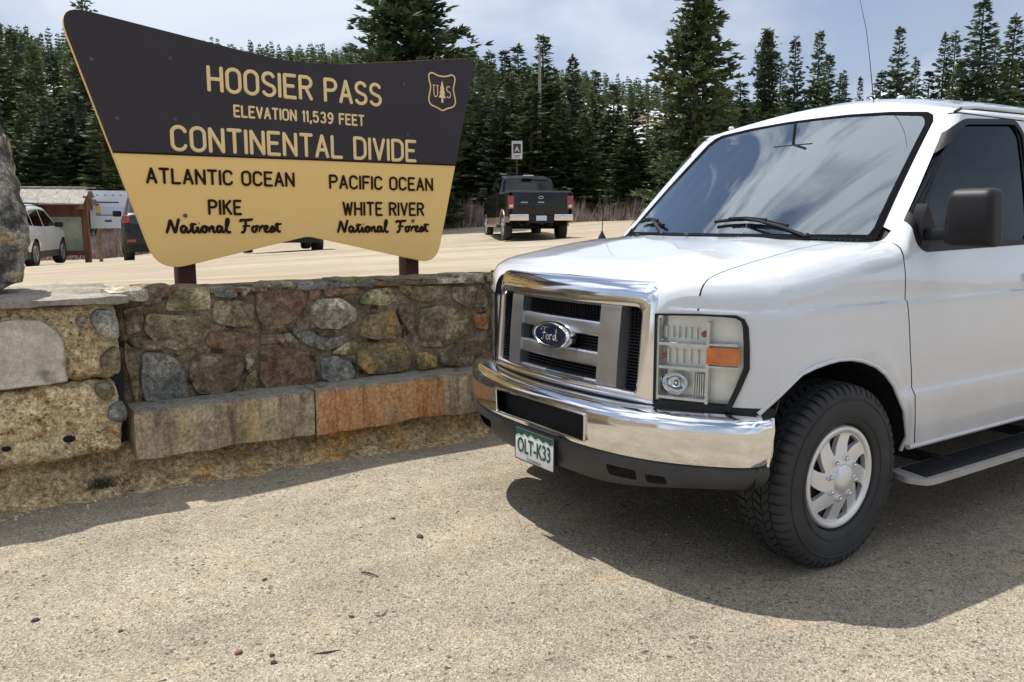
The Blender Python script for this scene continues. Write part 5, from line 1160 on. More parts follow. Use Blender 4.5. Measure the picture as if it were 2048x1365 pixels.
def line_text(txt, s0, s1, h0, cap, stroke, m_, name, label, d=.0062, gapk=.24, xasp=None):
    adv = [GW.get(c, W_) for c in txt]; total = sum(adv)+gapk*(len(txt)-1); kx = (s1-s0)/total; g = G(); x = 0
    for c, a in zip(txt, adv):
        for P in GL[c]:
            Q = [S_(s0+(x+px)*kx, h0+py*cap, d) for px, py in P]; closed = c == 'O' and False
            subs = [[Vector(Q[0])]]   # a new stroke starts at every sharp corner
            for q_i in range(1, len(Q)):
                subs[-1].append(Vector(Q[q_i]))
                if q_i < len(Q)-1:
                    d1 = (Vector(Q[q_i])-Vector(Q[q_i-1])); d2 = (Vector(Q[q_i+1])-Vector(Q[q_i]))
                    if d1.length > 1e-5 and d2.length > 1e-5 and d1.angle(d2) > .6: subs.append([Vector(Q[q_i])])
            if len(subs) > 1:
                for sb in subs:
                    a0_ = (sb[0]-sb[1]).normalized(); a1_ = (sb[-1]-sb[-2]).normalized()
                    g.tube([sb[0]+a0_*stroke*.75, sb[0]+a0_*stroke*.4]+sb+[sb[-1]+a1_*stroke*.4, sb[-1]+a1_*stroke*.75], [stroke*.45, stroke*.88]+[stroke]*len(sb)+[stroke*.88, stroke*.45], 8, flat=(Vector((0,1,0)), .35))
                continue
            # rounded stroke ends
            e0 = Vector(Q[0])-Vector(Q[1]); e1 = Vector(Q[-1])-Vector(Q[-2]); r0 = stroke
            if e0.length < 1e-6 or e1.length < 1e-6: e0 = e1 = Vector((0,0,0))
            a_ = Vector(Q[0])+e0.normalized()*r0*.75; z_ = Vector(Q[-1])+e1.normalized()*r0*.75
            a2 = Vector(Q[0])+e0.normalized()*r0*.45; z2 = Vector(Q[-1])+e1.normalized()*r0*.45
            g.tube([a_, a2]+Q+[z2, z_], [r0*.45, r0*.85]+[r0]*len(Q)+[r0*.85, r0*.45], 8, flat=(Vector((0,1,0)), .35))
        x += a+gapk
        if c == ' ' or x > total-1e-6: 
            if g.V: o = g.build(name, m_, sign, ang=60); o['label'] = label
            g = G()
    return o
line_text('HOOSIER PASS', -.612, .570, 1.128, .140, .0115, yel, 'lettering', 'HOOSIER PASS in yellow capitals', gapk=.23)
line_text('ELEVATION 11,539 FEET', -.462, .436, .980, .066, .0066, yel, 'lettering', 'ELEVATION 11,539 FEET in small yellow capitals', gapk=.26)
line_text('CONTINENTAL DIVIDE', -.850, .842, .754, .138, .0115, yel, 'lettering', 'CONTINENTAL DIVIDE in yellow capitals', gapk=.23)
line_text('ATLANTIC OCEAN', -1.008, -.088, .551, .084, .0078, brn_l, 'lettering', 'ATLANTIC OCEAN in brown capitals', gapk=.24)
line_text('PACIFIC OCEAN', .172, .982, .545, .084, .0078, brn_l, 'lettering', 'PACIFIC OCEAN in brown capitals', gapk=.24)
line_text('PIKE', -.650, -.450, .364, .084, .0078, brn_l, 'lettering', 'PIKE in brown capitals', gapk=.26)
line_text('WHITE RIVER', .266, .902, .362, .085, .0078, brn_l, 'lettering', 'WHITE RIVER in brown capitals', gapk=.25)
# script line "National Forest": x-height .5, ascender 1.15
NF = [[(.0,-.02),(.14,.55),(.20,1.0),(.26,.95),(.42,.1),(.47,.02),(.56,.55),(.66,1.05),(.72,1.1)],
 [(1.02,.50),(.86,.56),(.76,.36),(.80,.08),(.92,.02),(1.03,.30),(1.06,.52),(1.05,.2),(1.10,.02),(1.20,.10),(1.28,.25)],
 [(1.28,.25),(1.42,.95),(1.36,.30),(1.40,.03),(1.52,.06),(1.60,.25)],[(1.24,.62),(1.60,.70)],
 [(1.60,.25),(1.68,.52),(1.65,.15),(1.72,.02),(1.82,.12)],[(1.73,.74),(1.75,.78)],
 [(1.82,.12),(1.90,.45),(2.04,.54),(2.16,.36),(2.10,.06),(1.95,.02),(1.88,.25),(2.0,.50),(2.22,.46)],
 [(2.24,.50),(2.30,.02)],[(2.28,.2),(2.40,.50),(2.50,.50),(2.50,.10),(2.58,.02),(2.68,.15)],
 [(2.96,.48),(2.80,.55),(2.70,.34),(2.74,.07),(2.86,.02),(2.96,.30),(3.0,.52),(2.98,.15),(3.05,.02),(3.15,.12)],
 [(3.15,.12),(3.36,.75),(3.38,1.10),(3.28,1.12),(3.22,.70),(3.24,.10),(3.36,-.02),(3.48,.10)],
 [(4.02,.86),(4.08,1.04),(4.35,1.0),(4.78,1.08)],[(4.36,1.0),(4.32,.45),(4.24,.05),(4.12,.0),(4.08,.08)],[(4.16,.50),(4.58,.54)],
 [(4.84,.52),(4.70,.40),(4.72,.08),(4.88,.02),(4.98,.28),(4.90,.52),(5.02,.50),(5.10,.50)],
 [(5.12,.02),(5.16,.50)],[(5.16,.28),(5.26,.52),(5.38,.50),(5.36,.42)],
 [(5.42,.26),(5.60,.34),(5.62,.52),(5.50,.54),(5.42,.34),(5.46,.06),(5.60,.02),(5.74,.14)],
 [(5.74,.14),(5.90,.56),(5.98,.30),(5.94,.04),(5.80,.02),(5.76,.10),(5.98,.06),(6.08,.18)],
 [(6.08,.18),(6.24,.95),(6.18,.30),(6.24,.03),(6.40,.08)],[(6.05,.62),(6.46,.70)]]
def nf(s0, s1, h0, cap, stroke):
    stroke *= 1.28
    g = G()
    for P in NF:
        if P[0] == (4.02,.86): g.build('script_lettering', brn_l, sign, ang=60); g = G()
        Q = [P[0]]+chaikin(P, 2, False)+[P[-1]] if len(P) > 2 else P
        Q = [S_(s0+px/6.46*(s1-s0), h0+py*cap, .0045) for px, py in Q]; g.tube(Q, [stroke*.7]+[stroke]*(len(Q)-2)+[stroke*.7], 8, flat=(Vector((0,1,0)), .35))
    o = g.build('script_lettering', brn_l, sign, ang=60); return o
nf(-.915, -.183, .246, .078, .0072)['label'] = 'National Forest in brown script on the left half'
nf(.217, .950, .240, .076, .0072)['label'] = 'National Forest in brown script on the right half'
# shield emblem
SH = [(-.115,.118),(-.085,.135),(-.045,.118),(0,.112),(.045,.118),(.085,.135),(.115,.118),(.108,.07),(.095,.035),(.105,-.01),(.118,-.06),(.100,-.098),(.045,-.112),(0,-.135),(-.045,-.112),(-.100,-.098),(-.118,-.06),(-.105,-.01),(-.095,.035),(-.108,.07)]
sc_, sh_ = 1.079, 1.262
P = chaikin(SH, 1); g = G(); g.tube([S_(sc_+x, sh_+y, .0045) for x, y in P], .0052, 8, closed=True, flat=(Vector((0,1,0)), .4)); emb = g.build('shield_emblem', yel, sign)
g = G(); g.prism([(-(sc_+x), sh_+y) for x, y in [(0,.082),(.010,.055),(.006,.055),(.018,.025),(.011,.025),(.025,-.008),(.015,-.008),(.030,-.040),(.007,-.040),(.009,-.075),(-.009,-.075),(-.007,-.040),(-.030,-.040),(-.015,-.008),(-.025,-.008),(-.011,.025),(-.018,.025),(-.006,.055),(-.010,.055)]], .004, .007, ax=(0,2))
for P in ([(-.080,.045),(-.058,.045)],[(-.071,.045),(-.071,-.01)]+arc(-.055,-.012,.016,.024,180,360,6)+[(-.039,.045)],[(-.048,.045),(-.030,.045)]): g.tube([S_(sc_+x, sh_+y, .005) for x, y in P], .0036, 6, flat=(Vector((0,1,0)), .5))
Q = arc(.055,.028,.017,.019,40,250,8)+arc(.055,-.014,.018,.021,70,-140,8); g.tube([S_(sc_+x, sh_+y, .005) for x, y in Q], .0038, 6, flat=(Vector((0,1,0)), .5))
g.build('tree_and_letters', yel, emb)
bolt_m = mat('bolt_dull', (.075,.062,.070), .5, .3); bolt_c = mat('bolt_cream', (.14,.07,.035), .6)
for k, (s_, h) in enumerate([(-.835,1.294),(-.826,.934),(.760,1.286),(.781,.936),(-1.268,1.241),(-1.153,.917),(-.798,.353),(.814,.320)]):
    g = G(); g.lathe([(.013,0),(.013,.004),(.009,.006),(.0001,.0065)], 10, c=S_(s_, h, .004)); g.build('bolt', bolt_c if k > 5 else bolt_m, sign)
for s_ in (-.792, .832):
    g = G(); g.box(tuple(S_(s_-.055,-.42,-.165)), tuple(S_(s_+.055,1.18,-.050)), .006); g.build('post', mat('post_brown', (.045,.022,.017), .85, spec=.15, c2=(.075,.040,.030), ns=8, bump=.6, bs=30, stretch=(1,1,.12)) if s_ < 0 else bpy.data.materials['post_brown'], sign)
g = G()
for h in (.30,.62,1.05): g.box(S_(-.95,h-.04,-.050), S_(.95,h+.04,-.045))
g.build('batten', brown, sign)

# ================================================================== TREES
def needle_mat(name, a, b_, c):
    M = bpy.data.materials.new(name); M.use_nodes = True; t = M.node_tree; bs = t.nodes['Principled BSDF']; bs.inputs['Roughness'].default_value = .65; bs.inputs['Specular IOR Level'].default_value = .25
    g0 = nn(t, 'ShaderNodeNewGeometry'); c1 = ramp(t, nz(t, g0.outputs['Position'], 1.1, 5, .7), [(.34,a),(.52,b_),(.68,c)])
    oi = nn(t, 'ShaderNodeObjectInfo'); c2 = ramp(t, oi.outputs['Random'], [(0,(.52,.58,.62)),(.5,(.95,.95,.85)),(1,(1.35,1.28,.95))]); c1 = mixc(t, 1.0, c1, c2, 'MULTIPLY'); t.links.new(c1, bs.inputs['Base Color'])
    tr_ = nn(t, 'ShaderNodeBsdfTranslucent'); t.links.new(c1, tr_.inputs[0]); mxs = nn(t, 'ShaderNodeMixShader'); mxs.inputs[0].default_value = .15
    t.links.new(bs.outputs[0], mxs.inputs[1]); t.links.new(tr_.outputs[0], mxs.inputs[2]); t.links.new(mxs.outputs[0], t.nodes['Material Output'].inputs[0]); return M
needles = needle_mat('spruce_needles', (.050,.072,.046), (.105,.14,.072), (.16,.185,.085))
needles_b = needle_mat('spruce_needles_blue', (.052,.074,.056), (.105,.138,.092), (.16,.182,.115))
bark = mat('bark_grey', (.10,.085,.068), .9, c2=(.22,.19,.155), ns=9, bump=.8, bs=20, stretch=(1,1,.3))
def spruce(kind, seed, H=10.0, R=1.5, lod=1):
    r = random.Random(seed); V = []; F = []
    whorl = {0:.21,1:.22,2:.21,3:.20}[kind]*lod; h = {0:.25,1:.3,2:.5,3:.6}[kind]
    def clump(p, d, size):
        # a spray of needles: kite shapes fanning from the twig
        d = d.normalized(); sidev = d.cross(Vector((0,0,1))); sidev = sidev.normalized() if sidev.length > .05 else Vector((1,0,0)); up = sidev.cross(d)
        for q in range(3 if kind < 2 else 8):
            dd = (d*r.uniform(.5,1)+sidev*r.uniform(-.9,.9)+up*r.uniform(-.35,.55)).normalized(); L_ = size*r.uniform(.6,1.15); w = dd.cross(Vector((r.uniform(-1,1), r.uniform(-1,1), r.uniform(-1,1)))).normalized()*L_*(r.uniform(.17,.30) if kind < 2 else r.uniform(.12,.19))
            b = len(V); m_ = p+dd*L_*.45; V.extend([p, m_+w, p+dd*L_, m_-w]); F.append((b,b+1,b+2,b+3))
    dens_ = {0:.125,1:.125,2:.17,3:.17}[kind]*lod; lean = (r.uniform(-.01,.01), r.uniform(-.01,.01))
    while h < H*.985:
        f = h/H
        if kind == 2: env = R*(.80+.20*sin(f*17))*(1-f)**.55
        elif kind == 3: env = R*min(1, (1-f)**.55*1.05)*(.72+.28*sin(f*9+seed))
        else: env = R*((1-f)**.88)*(.90+.10*sin(f*13+seed))+.04
        nb = r.choice((4,5,6)) if kind < 2 else r.choice((5,6,7)); a0 = r.uniform(0, 6.28)
        for k in range(nb):
            if kind >= 2 and r.random() < .08: continue
            a = a0+2*pi*k/nb+r.uniform(-.35,.35); L_ = env*r.uniform(.62,1.12) if kind < 2 else env*r.uniform(.55,1.12)
            el = radians(interp(f, [0,.4,.8,1], [-14,-4,22,50])+r.uniform(-9,9)); dr_ = Vector((cos(a), sin(a), 0)); z0 = h+r.uniform(-.1,.1); n_ = max(1, int(L_/dens_)); base = Vector((lean[0]*h, lean[1]*h, z0))
            pts = []
            for i in range(n_+1):
                t_ = (i+.5)/(n_+1); zz = L_*t_*math.tan(el)*.8-.22*L_*t_*(1-f)+.22*L_*t_*t_; pts.append(base+dr_*(L_*t_)+Vector((0,0,zz)))
            if kind >= 2 or r.random() < .3:   # the bough itself
                b = len(V); w = Vector((-dr_.y, dr_.x, 0))*.018; V.extend([base-w, base+w, pts[-1]]); F.append((b,b+1,b+2))
            for i, p in enumerate(pts):
                t_ = (i+.5)/(n_+1)
                if kind >= 2 and t_ < .25 and r.random() < .6: continue
                spread = .55*(1-t_)+.15; sz = (.26 if kind < 2 else .27)*(lod**.7)*r.uniform(.7,1.2)*(1 if f < .85 else .75)
                clump(p, dr_+Vector((0,0,.05)), sz)
                if L_ > .5 and kind < 2:
                    sv = Vector((-dr_.y, dr_.x, 0))*(spread*L_*.30); clump(p+sv*r.uniform(.4,1), dr_+sv.normalized()*.8, sz*.85); clump(p-sv*r.uniform(.4,1), dr_-sv.normalized()*.8, sz*.85)
                elif kind >= 2:
                    for _ in range(2): clump(p+Vector((r.gauss(0,.13), r.gauss(0,.13), r.gauss(0,.10))), dr_+Vector((r.gauss(0,.6), r.gauss(0,.6), r.uniform(.1,.8))), sz)
        h += whorl*r.uniform(.75,1.2)*(1 if f < .85 else .7)
    for i in range(5): clump(Vector((lean[0]*H, lean[1]*H, H*(.955+.009*i))), Vector((0,0,1)), .2)
    if lod > 1: return np.array([tuple(v) for v in V]), np.array([f for f in F if len(f) == 4]), H, R
    me = bpy.data.meshes.new('crown'); me.from_pydata([tuple(v) for v in V], [], F); me.materials.append(needles if seed % 2 else needles_b)
    g = G(); r0 = {0:.12,1:.10,2:.12,3:.16}[kind]; g.tube([(lean[0]*z, lean[1]*z, z) for z in (-.5,0,.3*H,.6*H,.85*H,.99*H)], [r0*1.2,r0,r0*.78,r0*.5,r0*.25,.01], 7)
    t_ = g.build('trunk', bark, None); col.objects.unlink(t_); return me, t_.data, H, R
PROTO = {0:[spruce(0,s,10,1.55) for s in (11,12,13,14)], 1:[spruce(1,s,10,1.05) for s in (21,22,23)], 2:[spruce(2,s,12,1.7) for s in (31,32)], 3:[spruce(3,s,12.5,2.5) for s in (41,)]}
TREES = {
 'left': ([(1.1,-49.1,.36,11.5,2.7,1),(0.1,-50.9,.39,11.7,2.5,0),(-.5,-46.8,.39,10.1,2.2,1),(-1.7,-48.5,.43,10.1,3.0,0),(2.3,-47.4,.32,11.4,3.3,0),(.3,-42.5,.33,7.2,2.6,0),(-.6,-40.7,.35,6.8,2.8,0),(-1.8,-41.1,.4,7.1,2.85,0),(-2.6,-39.4,.41,6.0,2.54,1),(3.2,-42,.33,8.6,2.9,0),(1.6,-40,.33,6.4,2.6,0),(4.6,-45,.3,10,3,0),(-3.3,-43,.4,8.2,2.6,0)], 'dark spruces crowded at the left behind the kiosk', 'dark green spruce in the crowded row behind the kiosk at the left'),
 'lot': ([(-16.9,-32.3,1.22,7.4,2.19,0),(-22.0,-38.7,1.21,10.1,2.34,1),(-24.8,-41.7,1.21,10.7,2.21,1),(-25.3,-38.9,1.29,10.6,2.43,1),(-26,-34.8,1.41,9.3,2.57,0),(-25.2,-31.7,1.5,7.8,2.41,0),(-24.7,-29.6,1.56,6.7,2.3,0),(-17.4,-32,1.25,6.1,2.68,0),(-18.3,-30.2,1.33,5.9,2.85,0),(-18.9,-28.6,1.4,5.9,2.77,1),(-20,-27.8,1.48,5.4,2.77,0),(-20.9,-27.3,1.53,4.8,2.31,0),(-21.5,-24.5,1.6,4.8,2.41,0),(-24,-25.2,1.67,5.8,2.08,0),(-26,-23.9,1.72,6.5,2.54,0),(-21,-33.5,1.3,7.6,2.6,0),(-23.5,-35.5,1.3,8.8,2.6,0),(-19.5,-34,1.25,8.3,2.4,0),(-22.7,-30.6,1.45,6.6,2.5,0)], 'mixed spruces along the far edge of the car park', 'dark green spruce in the belt of trees behind the black pickup truck'),
 'right': ([(-29.9,-26.2,1.71,6.7,2.3,1),(-38.1,-30.4,1.71,9.2,1.83,1),(-35.4,-25,1.82,8.3,2.14,0),(-34.1,-23.4,1.86,7.0,1.53,1),(-43.2,-27.1,1.82,8.5,1.83,1),(-44.2,-24,1.9,10.1,1.61,1),(-46.7,-24.7,1.89,10.6,1.83,1),(-42.6,-20.2,1.97,8.9,1.87,1),(-46.2,-19,2.0,9.8,3.01,0),(-39.1,-20.1,1.97,7.4,2.3,0),(-41.7,-23.2,1.9,7.7,2.52,0),(-50.5,-19.9,1.99,11.7,3.5,0),(-41,-18.8,2.0,7.6,2.56,0),(-67.9,-47.1,1.66,13.1,1.46,1),(-31,-24,1.75,5.2,2.5,0),(-37,-22,1.9,5.6,2.6,0)], 'spruces rising behind the van', 'dark spruce in the line of trees behind the white van'),
}
SOLO = [(-12.5,-28.0,1.13,12.5,4.97,3,'huge spreading spruce towering over the right shoulder of the pass sign'),
 (-21.4,-20.9,1.56,12.1,2.85,2,'tall ragged spruce with sky showing through its boughs, just left of the van windscreen'),
 (-4.0,-53.0,.51,15.2,3.65,0,'spruce whose dark tip shows above the top left corner of the pass sign'),
 (-22.9,-33.2,1.39,9.7,3.21,0,'broad full spruce above the pickup, tallest of the belt behind the car park'),
 (-22.4,-36.0,1.29,9.5,2.1,1,'narrow pointed spruce just right of the sign edge and left of the broad tall one'),
 (-34.1,-28.2,1.72,10.1,1.96,2,'thin open spruce with gaps, first to the right of the tall ragged spruce'),
 (-33.9,-25.9,1.78,9.2,2.01,0,'pointed spruce, left one of the pair above the van windscreen'),
 (-36.6,-26.6,1.79,9.9,2.24,0,'pointed spruce, right one of the pair above the van windscreen'),
 (-38.3,-23.0,1.90,9.5,2.14,0,'pointed spruce rising beside the wire above the van roof'),
 (-54.5,-31.7,1.80,11.2,1.75,1,'very small slender spruce just right of the spruce by the wire'),
 (-39.8,-19.6,1.98,10.5,3.07,0,'tallest and fullest spruce above the van roof near the right edge'),
 (-45.4,-20.8,1.96,10.6,2.1,1,'slim spruce between the fullest spruce and the one at the right edge'),
 (-44.1,-19.2,1.99,10.4,2.28,0,'tall spruce at the very right edge of the picture'),
 (-73.9,-49.2,1.67,14.3,1.55,1,'tiny spruce standing in front of the far snowy peak')]
def tree(x, y, z, h, w, k, label, group=None, i=0):
    me, tr_, H0, R0 = PROTO[k][i % len(PROTO[k])]
    e = empty('spruce_tree', (x, y, z-.1), random.uniform(0, 6.28), label, 'tree', group)
    for nm, d in (('crown', me), ('trunk', tr_)):
        o = bpy.data.objects.new(nm, d); sxy = w/2/R0*1.7*(.95 if k > 1 else 1); o.scale = (sxy, sxy, (h+.1)/H0); link(o, e)
n_ = 0
ORD = ['first','second','third','fourth','fifth','sixth','seventh','eighth','ninth','tenth','eleventh','twelfth','thirteenth','fourteenth','fifteenth','sixteenth','seventeenth','eighteenth','nineteenth','twentieth']
WHERE = {'left':'in the crowded row behind the kiosk', 'lot':'in the belt behind the pickup truck', 'right':'in the line behind the white van'}
for key, (L_, grp, lab) in TREES.items():
    L_ = sorted(L_, key=lambda q: math.atan2(-(q[1]-3), -(q[0]-3)), reverse=True)
    for i_, t_ in enumerate(L_):
        n_ += 1; look = ('slender' if t_[5] == 1 else 'bushy')+(' tall' if t_[3] > 9.2 else (' short' if t_[3] < 7 else ''))
        tree(*t_[:5], t_[5], 'dark %s spruce, %s from the left %s' % (look, ORD[i_], WHERE[key]), grp, n_)
for t_ in SOLO: n_ += 1; tree(*t_[:6], t_[6], None, n_)
# bleached dead trunk among the green
g = G(); g.tube([(0,0,0),(.03,0,3),(.0,.02,6.6),(.02,0,8.6)], [.13,.11,.07,.02], 7)
rd = random.Random(3)
for k in range(26):
    z = 3+.2*k; a = rd.uniform(0,6.28); l_ = rd.uniform(.2,.7)*(1-k/40); g.tube([(0,0,z),(l_*cos(a),l_*sin(a),z+.05)], [.02,.006], 4)
o = g.build('dead_tree', mat('dead_wood', (.30,.28,.25), .9, c2=(.42,.40,.36), ns=6), None, loc=(-19.9,-29.3,1.4)); tag(o, 'bleached bare dead trunk standing among the green spruces above the pickup', 'tree')
# far forest on the hill: reads as one mass
def far_forest():
    LO = [spruce(0,51,10,1.5,2.6), spruce(1,52,10,1.1,2.6), spruce(0,53,10,1.7,2.6)]; LO2 = [spruce(0,54,10,1.6,4.2), spruce(1,55,10,1.3,4.2)]
    VV = []; FF = []; r = random.Random(5); n = 0; off = 0; tries = 0
    while n < 3600 and tries < 60000:
        tries += 1
        az = radians(r.uniform(18, 100)); R_ = math.sqrt(r.uniform(60**2, 255**2)); x = 3-R_*cos(az); y = 3-R_*sin(az)
        if y > -10: continue
        clear = mnoise.noise(Vector((x*.035, y*.035, 2))); azd = math.degrees(az)
        if R_ > 90 and clear > (.08 if 44 < azd < 58 else .28): continue
        if R_ < 90 and clear > .35: continue
        z = lot_z(x,y)+hill_z(x,y)-.3; cap_ = interp(azd, [30,44,48,60,70,100], [.135,.140,.170,.195,.205,.205])
        h = min(r.uniform(4.5,8.5), cap_*R_*(.92+.08*r.random())+1.45-z)
        if h < 3.0: continue
        n += 1; v, f, H0, R0 = r.choice(LO if R_ < 120 else LO2); a = r.uniform(0, 6.28); s_ = h/H0; sx_ = s_*r.uniform(.9,1.25)
        q = np.empty_like(v); q[:,0] = x+sx_*(v[:,0]*cos(a)-v[:,1]*sin(a)); q[:,1] = y+sx_*(v[:,0]*sin(a)+v[:,1]*cos(a)); q[:,2] = z+s_*v[:,2]
        VV.append(q); FF.append(f+off); off += len(v)
    V = np.concatenate(VV); F = np.concatenate(FF); me = bpy.data.meshes.new('far_forest'); me.vertices.add(len(V)); me.vertices.foreach_set('co', V.ravel().astype(np.float32))
    me.loops.add(F.size); me.loops.foreach_set('vertex_index', F.ravel().astype(np.int32)); me.polygons.add(len(F)); me.polygons.foreach_set('loop_start', np.arange(0, F.size, 4, dtype=np.int32))
    me.update(calc_edges=True); me.materials.append(needles); o = link(bpy.data.objects.new('far_forest', me)); tag(o, 'far spruce forest covering the hillside', kind='stuff'); print('FOREST', n, len(F), [len(q[1]) for q in LO+LO2], [len(q[0].polygons) for k in PROTO for q in PROTO[k]])
far_forest()
# brown willow scrub at the edge of the lot
def scrub():
    r = random.Random(9); V = []; F = []; E = [(8,-30.5),(4.6,-29.6),(2.0,-27.9),(-.6,-26.1),(-3.0,-28.2),(-6.6,-29.6),(-11.2,-29.2),(-14.3,-27.2),(-16.4,-26.4),(-19.2,-24.2),(-20.4,-22.0),(-25.4,-20.6),(-33.2,-19.2),(-39,-15.4),(-50,-9)]
    for a, b_ in zip(E[:-1], E[1:]):
        L_ = math.hypot(a[0]-b_[0], a[1]-b_[1]); nrm = Vector((b_[1]-a[1], -(b_[0]-a[0]))).normalized()
        if nrm.x*(-10)+nrm.y*(-10) < 0: nrm = -nrm
        for k in range(int(L_*34)):
            t_ = r.random(); d = abs(r.gauss(0, 1.1)); x = a[0]+(b_[0]-a[0])*t_+nrm.x*d; y = a[1]+(b_[1]-a[1])*t_+nrm.y*d; z = lot_z(x,y)-.05
            hh = r.uniform(.75,1.5)*(.75+.5*mnoise.noise(Vector((x*.5,y*.5,0))))
            for q in range(16):
                aa = r.uniform(0,6.28); sp_ = r.uniform(.05,.42); h = hh*r.uniform(.6,1.1); w = r.uniform(.008,.017); b = len(V); px = r.gauss(0,.12); py = r.gauss(0,.12); wa = r.uniform(0,3.14)
                V.extend([(x+px-w*cos(wa), y+py-w*sin(wa), z+h*.1*r.random()), (x+px+w*cos(wa), y+py+w*sin(wa), z), (x+px+sp_*cos(aa), y+py+sp_*sin(aa), z+h)]); F.append((b,b+1,b+2))
    o = mk('willow_scrub', V, F, mat('bare_twigs', (.19,.135,.12), .9, c2=(.38,.30,.26), ns=2.2, world_co=True, lo=.38, hi=.62, c3=(.46,.41,.38), ns3=4, lo3=.56, hi3=.66), None, False); tag(o, 'low bare brown willow scrub along the far edge of the car park', kind='stuff')
scrub()

# ================================================================== OTHER VEHICLES
paint_w = mat('suv_white_paint', (.72,.73,.75), .3, coat=1, c2=(.66,.67,.69), ns=3); paint_k = mat('black_paint', (.004,.0045,.006), .25, coat=.45, spec=.25, c2=(.007,.0075,.009), ns=4)
tan_pt = mat('tan_lower_paint', (.30,.24,.17), .35, .3, c2=(.24,.19,.135), ns=5, coat=.6); alloy = mat('alloy', (.50,.50,.51), .3, .7, c2=(.38,.38,.39), ns=9)
def car_wheel(parent, x, y, s, r, w=.23, hub=.62, rim=None):
    e = link(bpy.data.objects.new('wheel', None), parent); e.location = (x, s*y, r)
    if s < 0: e.rotation_euler = (0,0,pi)
    h = w/2; k = r/.36; g = G(); g.lathe([(r*hub,-h*.9),(r*.93,-h),(r*.985,-h*.75),(r,-h*.4),(r,h*.4),(r*.985,h*.75),(r*.93,h),(r*hub,h*.85)], 36); g.build('tyre', rubber, e)
    g = G(); g.lathe([(r*hub*1.01,h*.86),(r*hub*.97,h*.95),(r*hub*.90,h*.92),(r*hub*.88,h*.55)], 32)
    for q in range(5):
        a = 2*pi*q/5+.3
        for da in (-.13,.13):
            p0 = (r*.10*cos(a), h*.75, r*.10*sin(a)); p1 = (r*hub*.92*cos(a+da), h*.80, r*hub*.92*sin(a+da)); g.tube([p0, p1], r*.045, 6)
    g.lathe([(r*.13,h*.6),(r*.13,h*.85),(.0001,h*.9)], 12); g.build('rim', rim or alloy, e)
    g = G(); g.lathe([(r*hub,h*.4),(.0001,h*.35)], 20); g.build('brake_disc', dark_hole, e)
def car(root, paint, L, Wd, zb, belt, top, side_tab, arches, wins, r, xw, lower_paint=None, rim=None):
    """body shell from a height profile; top(x) = height on the centre line, belt(x) = where the glass starts"""
    x0, x1 = L
    def wf(x): return interp(x, [x0,x0+.05,x0+.18,x0+.5,x1-.7,x1-.3,x1-.12,x1-.03,x1], [.80,.90,.97,1,1,.95,.88,.76,.66])
    zl = [zb,zb+.03,zb+.12,zb+.25,.70,.82,belt-.06]
    zl = sorted(zl)
    ys_ = lambda z, x: interp(z, side_tab[0], side_tab[1])*Wd/2
    tf = lambda x, y: top(x)-.05*(abs(y)/(Wd/2))**3
    xs_ = sorted(set([round(x0+(x1-x0)*i/110, 3) for i in range(111)]+[x0+.01, x0+.03, x1-.01, x1-.03, x1-.06]), reverse=True)
    bm, rows = half_loft(xs_, zl, ys_, tf, lambda x: interp(top(x), [belt-.2,belt,belt+.3], [.06,.07,.09]), ny=6, nup=7, wfac=wf)
    for R_ in (rows[0], rows[-1]):
        c = bm.verts.new((R_[0].co.x, 0, R_[0].co.z))
        try: bm.faces.new(R_+[c])
        except ValueError: pass
    bmesh.ops.recalc_face_normals(bm, faces=bm.faces[:])
    sd_ = lambda f: f.calc_center_median().y > Wd*.22 and abs(f.normal.y) > .2
    for cx, rr5 in arches:
        P = [(cx+rr5*cos(pi*i/14), r+rr5*sin(pi*i/14)) for i in range(15)]; P = [(P[0][0], zb-.2)]+P+[(P[-1][0], zb-.2)]
        bmesh.ops.delete(bm, geom=cut_convex(bm, P, lambda f: f.calc_center_median().y > Wd*.3), context='FACES')
    panes = []
    for P, ax in wins:
        tst = sd_ if ax == (0,2) else (lambda f: abs(f.normal.x) > .25 and f.calc_center_median().z > belt-.03)
        if ax == 'front': tst = lambda f: f.normal.x > .25 and f.calc_center_median().z > belt-.05
        if ax == 'rear': tst = lambda f: f.normal.x < -.25 and f.calc_center_median().z > belt-.05
        panes.append((take(bm, cut_convex(bm, P, tst, ax=(0,2) if ax == (0,2) else (1,2))), ax))
    lo = []
    if lower_paint:
        f = cut_convex(bm, [(x0-1,0),(x1+1,0),(x1+1,lower_paint[1]),(x0-1,lower_paint[1])], lambda f: True); lo = take(bm, f)
    V, F = take(bm, bm.faces[:]); bm.free(); both('body', (V, F), paint, root)
    if lower_paint: both('lower_body', lo, lower_paint[0], root)
    for (V, F), ax in panes:
        q = offset_geo((V, F), -.008)
        if ax == (0,2):
            mk('window', *q, dark_glass, root); mk('window', *mir(q), dark_glass, root)
        else: both('windscreen' if ax == 'front' else 'rear_window', q, dark_glass, root)
    g = G(); g.box((x0+.15,-Wd*.46,zb+.02),(x1-.15,Wd*.46,belt-.10)); g.build('cabin_floor', seam_m, root)
    g = G()
    for cx in xw: g.tube([(cx,-Wd*.42,r),(cx,Wd*.42,r)], .05, 6)
    g.build('axle', seam_m, root)
    for cx in xw:
        for s in (1,-1): car_wheel(root, cx, Wd/2-.13, s, r, rim=rim)
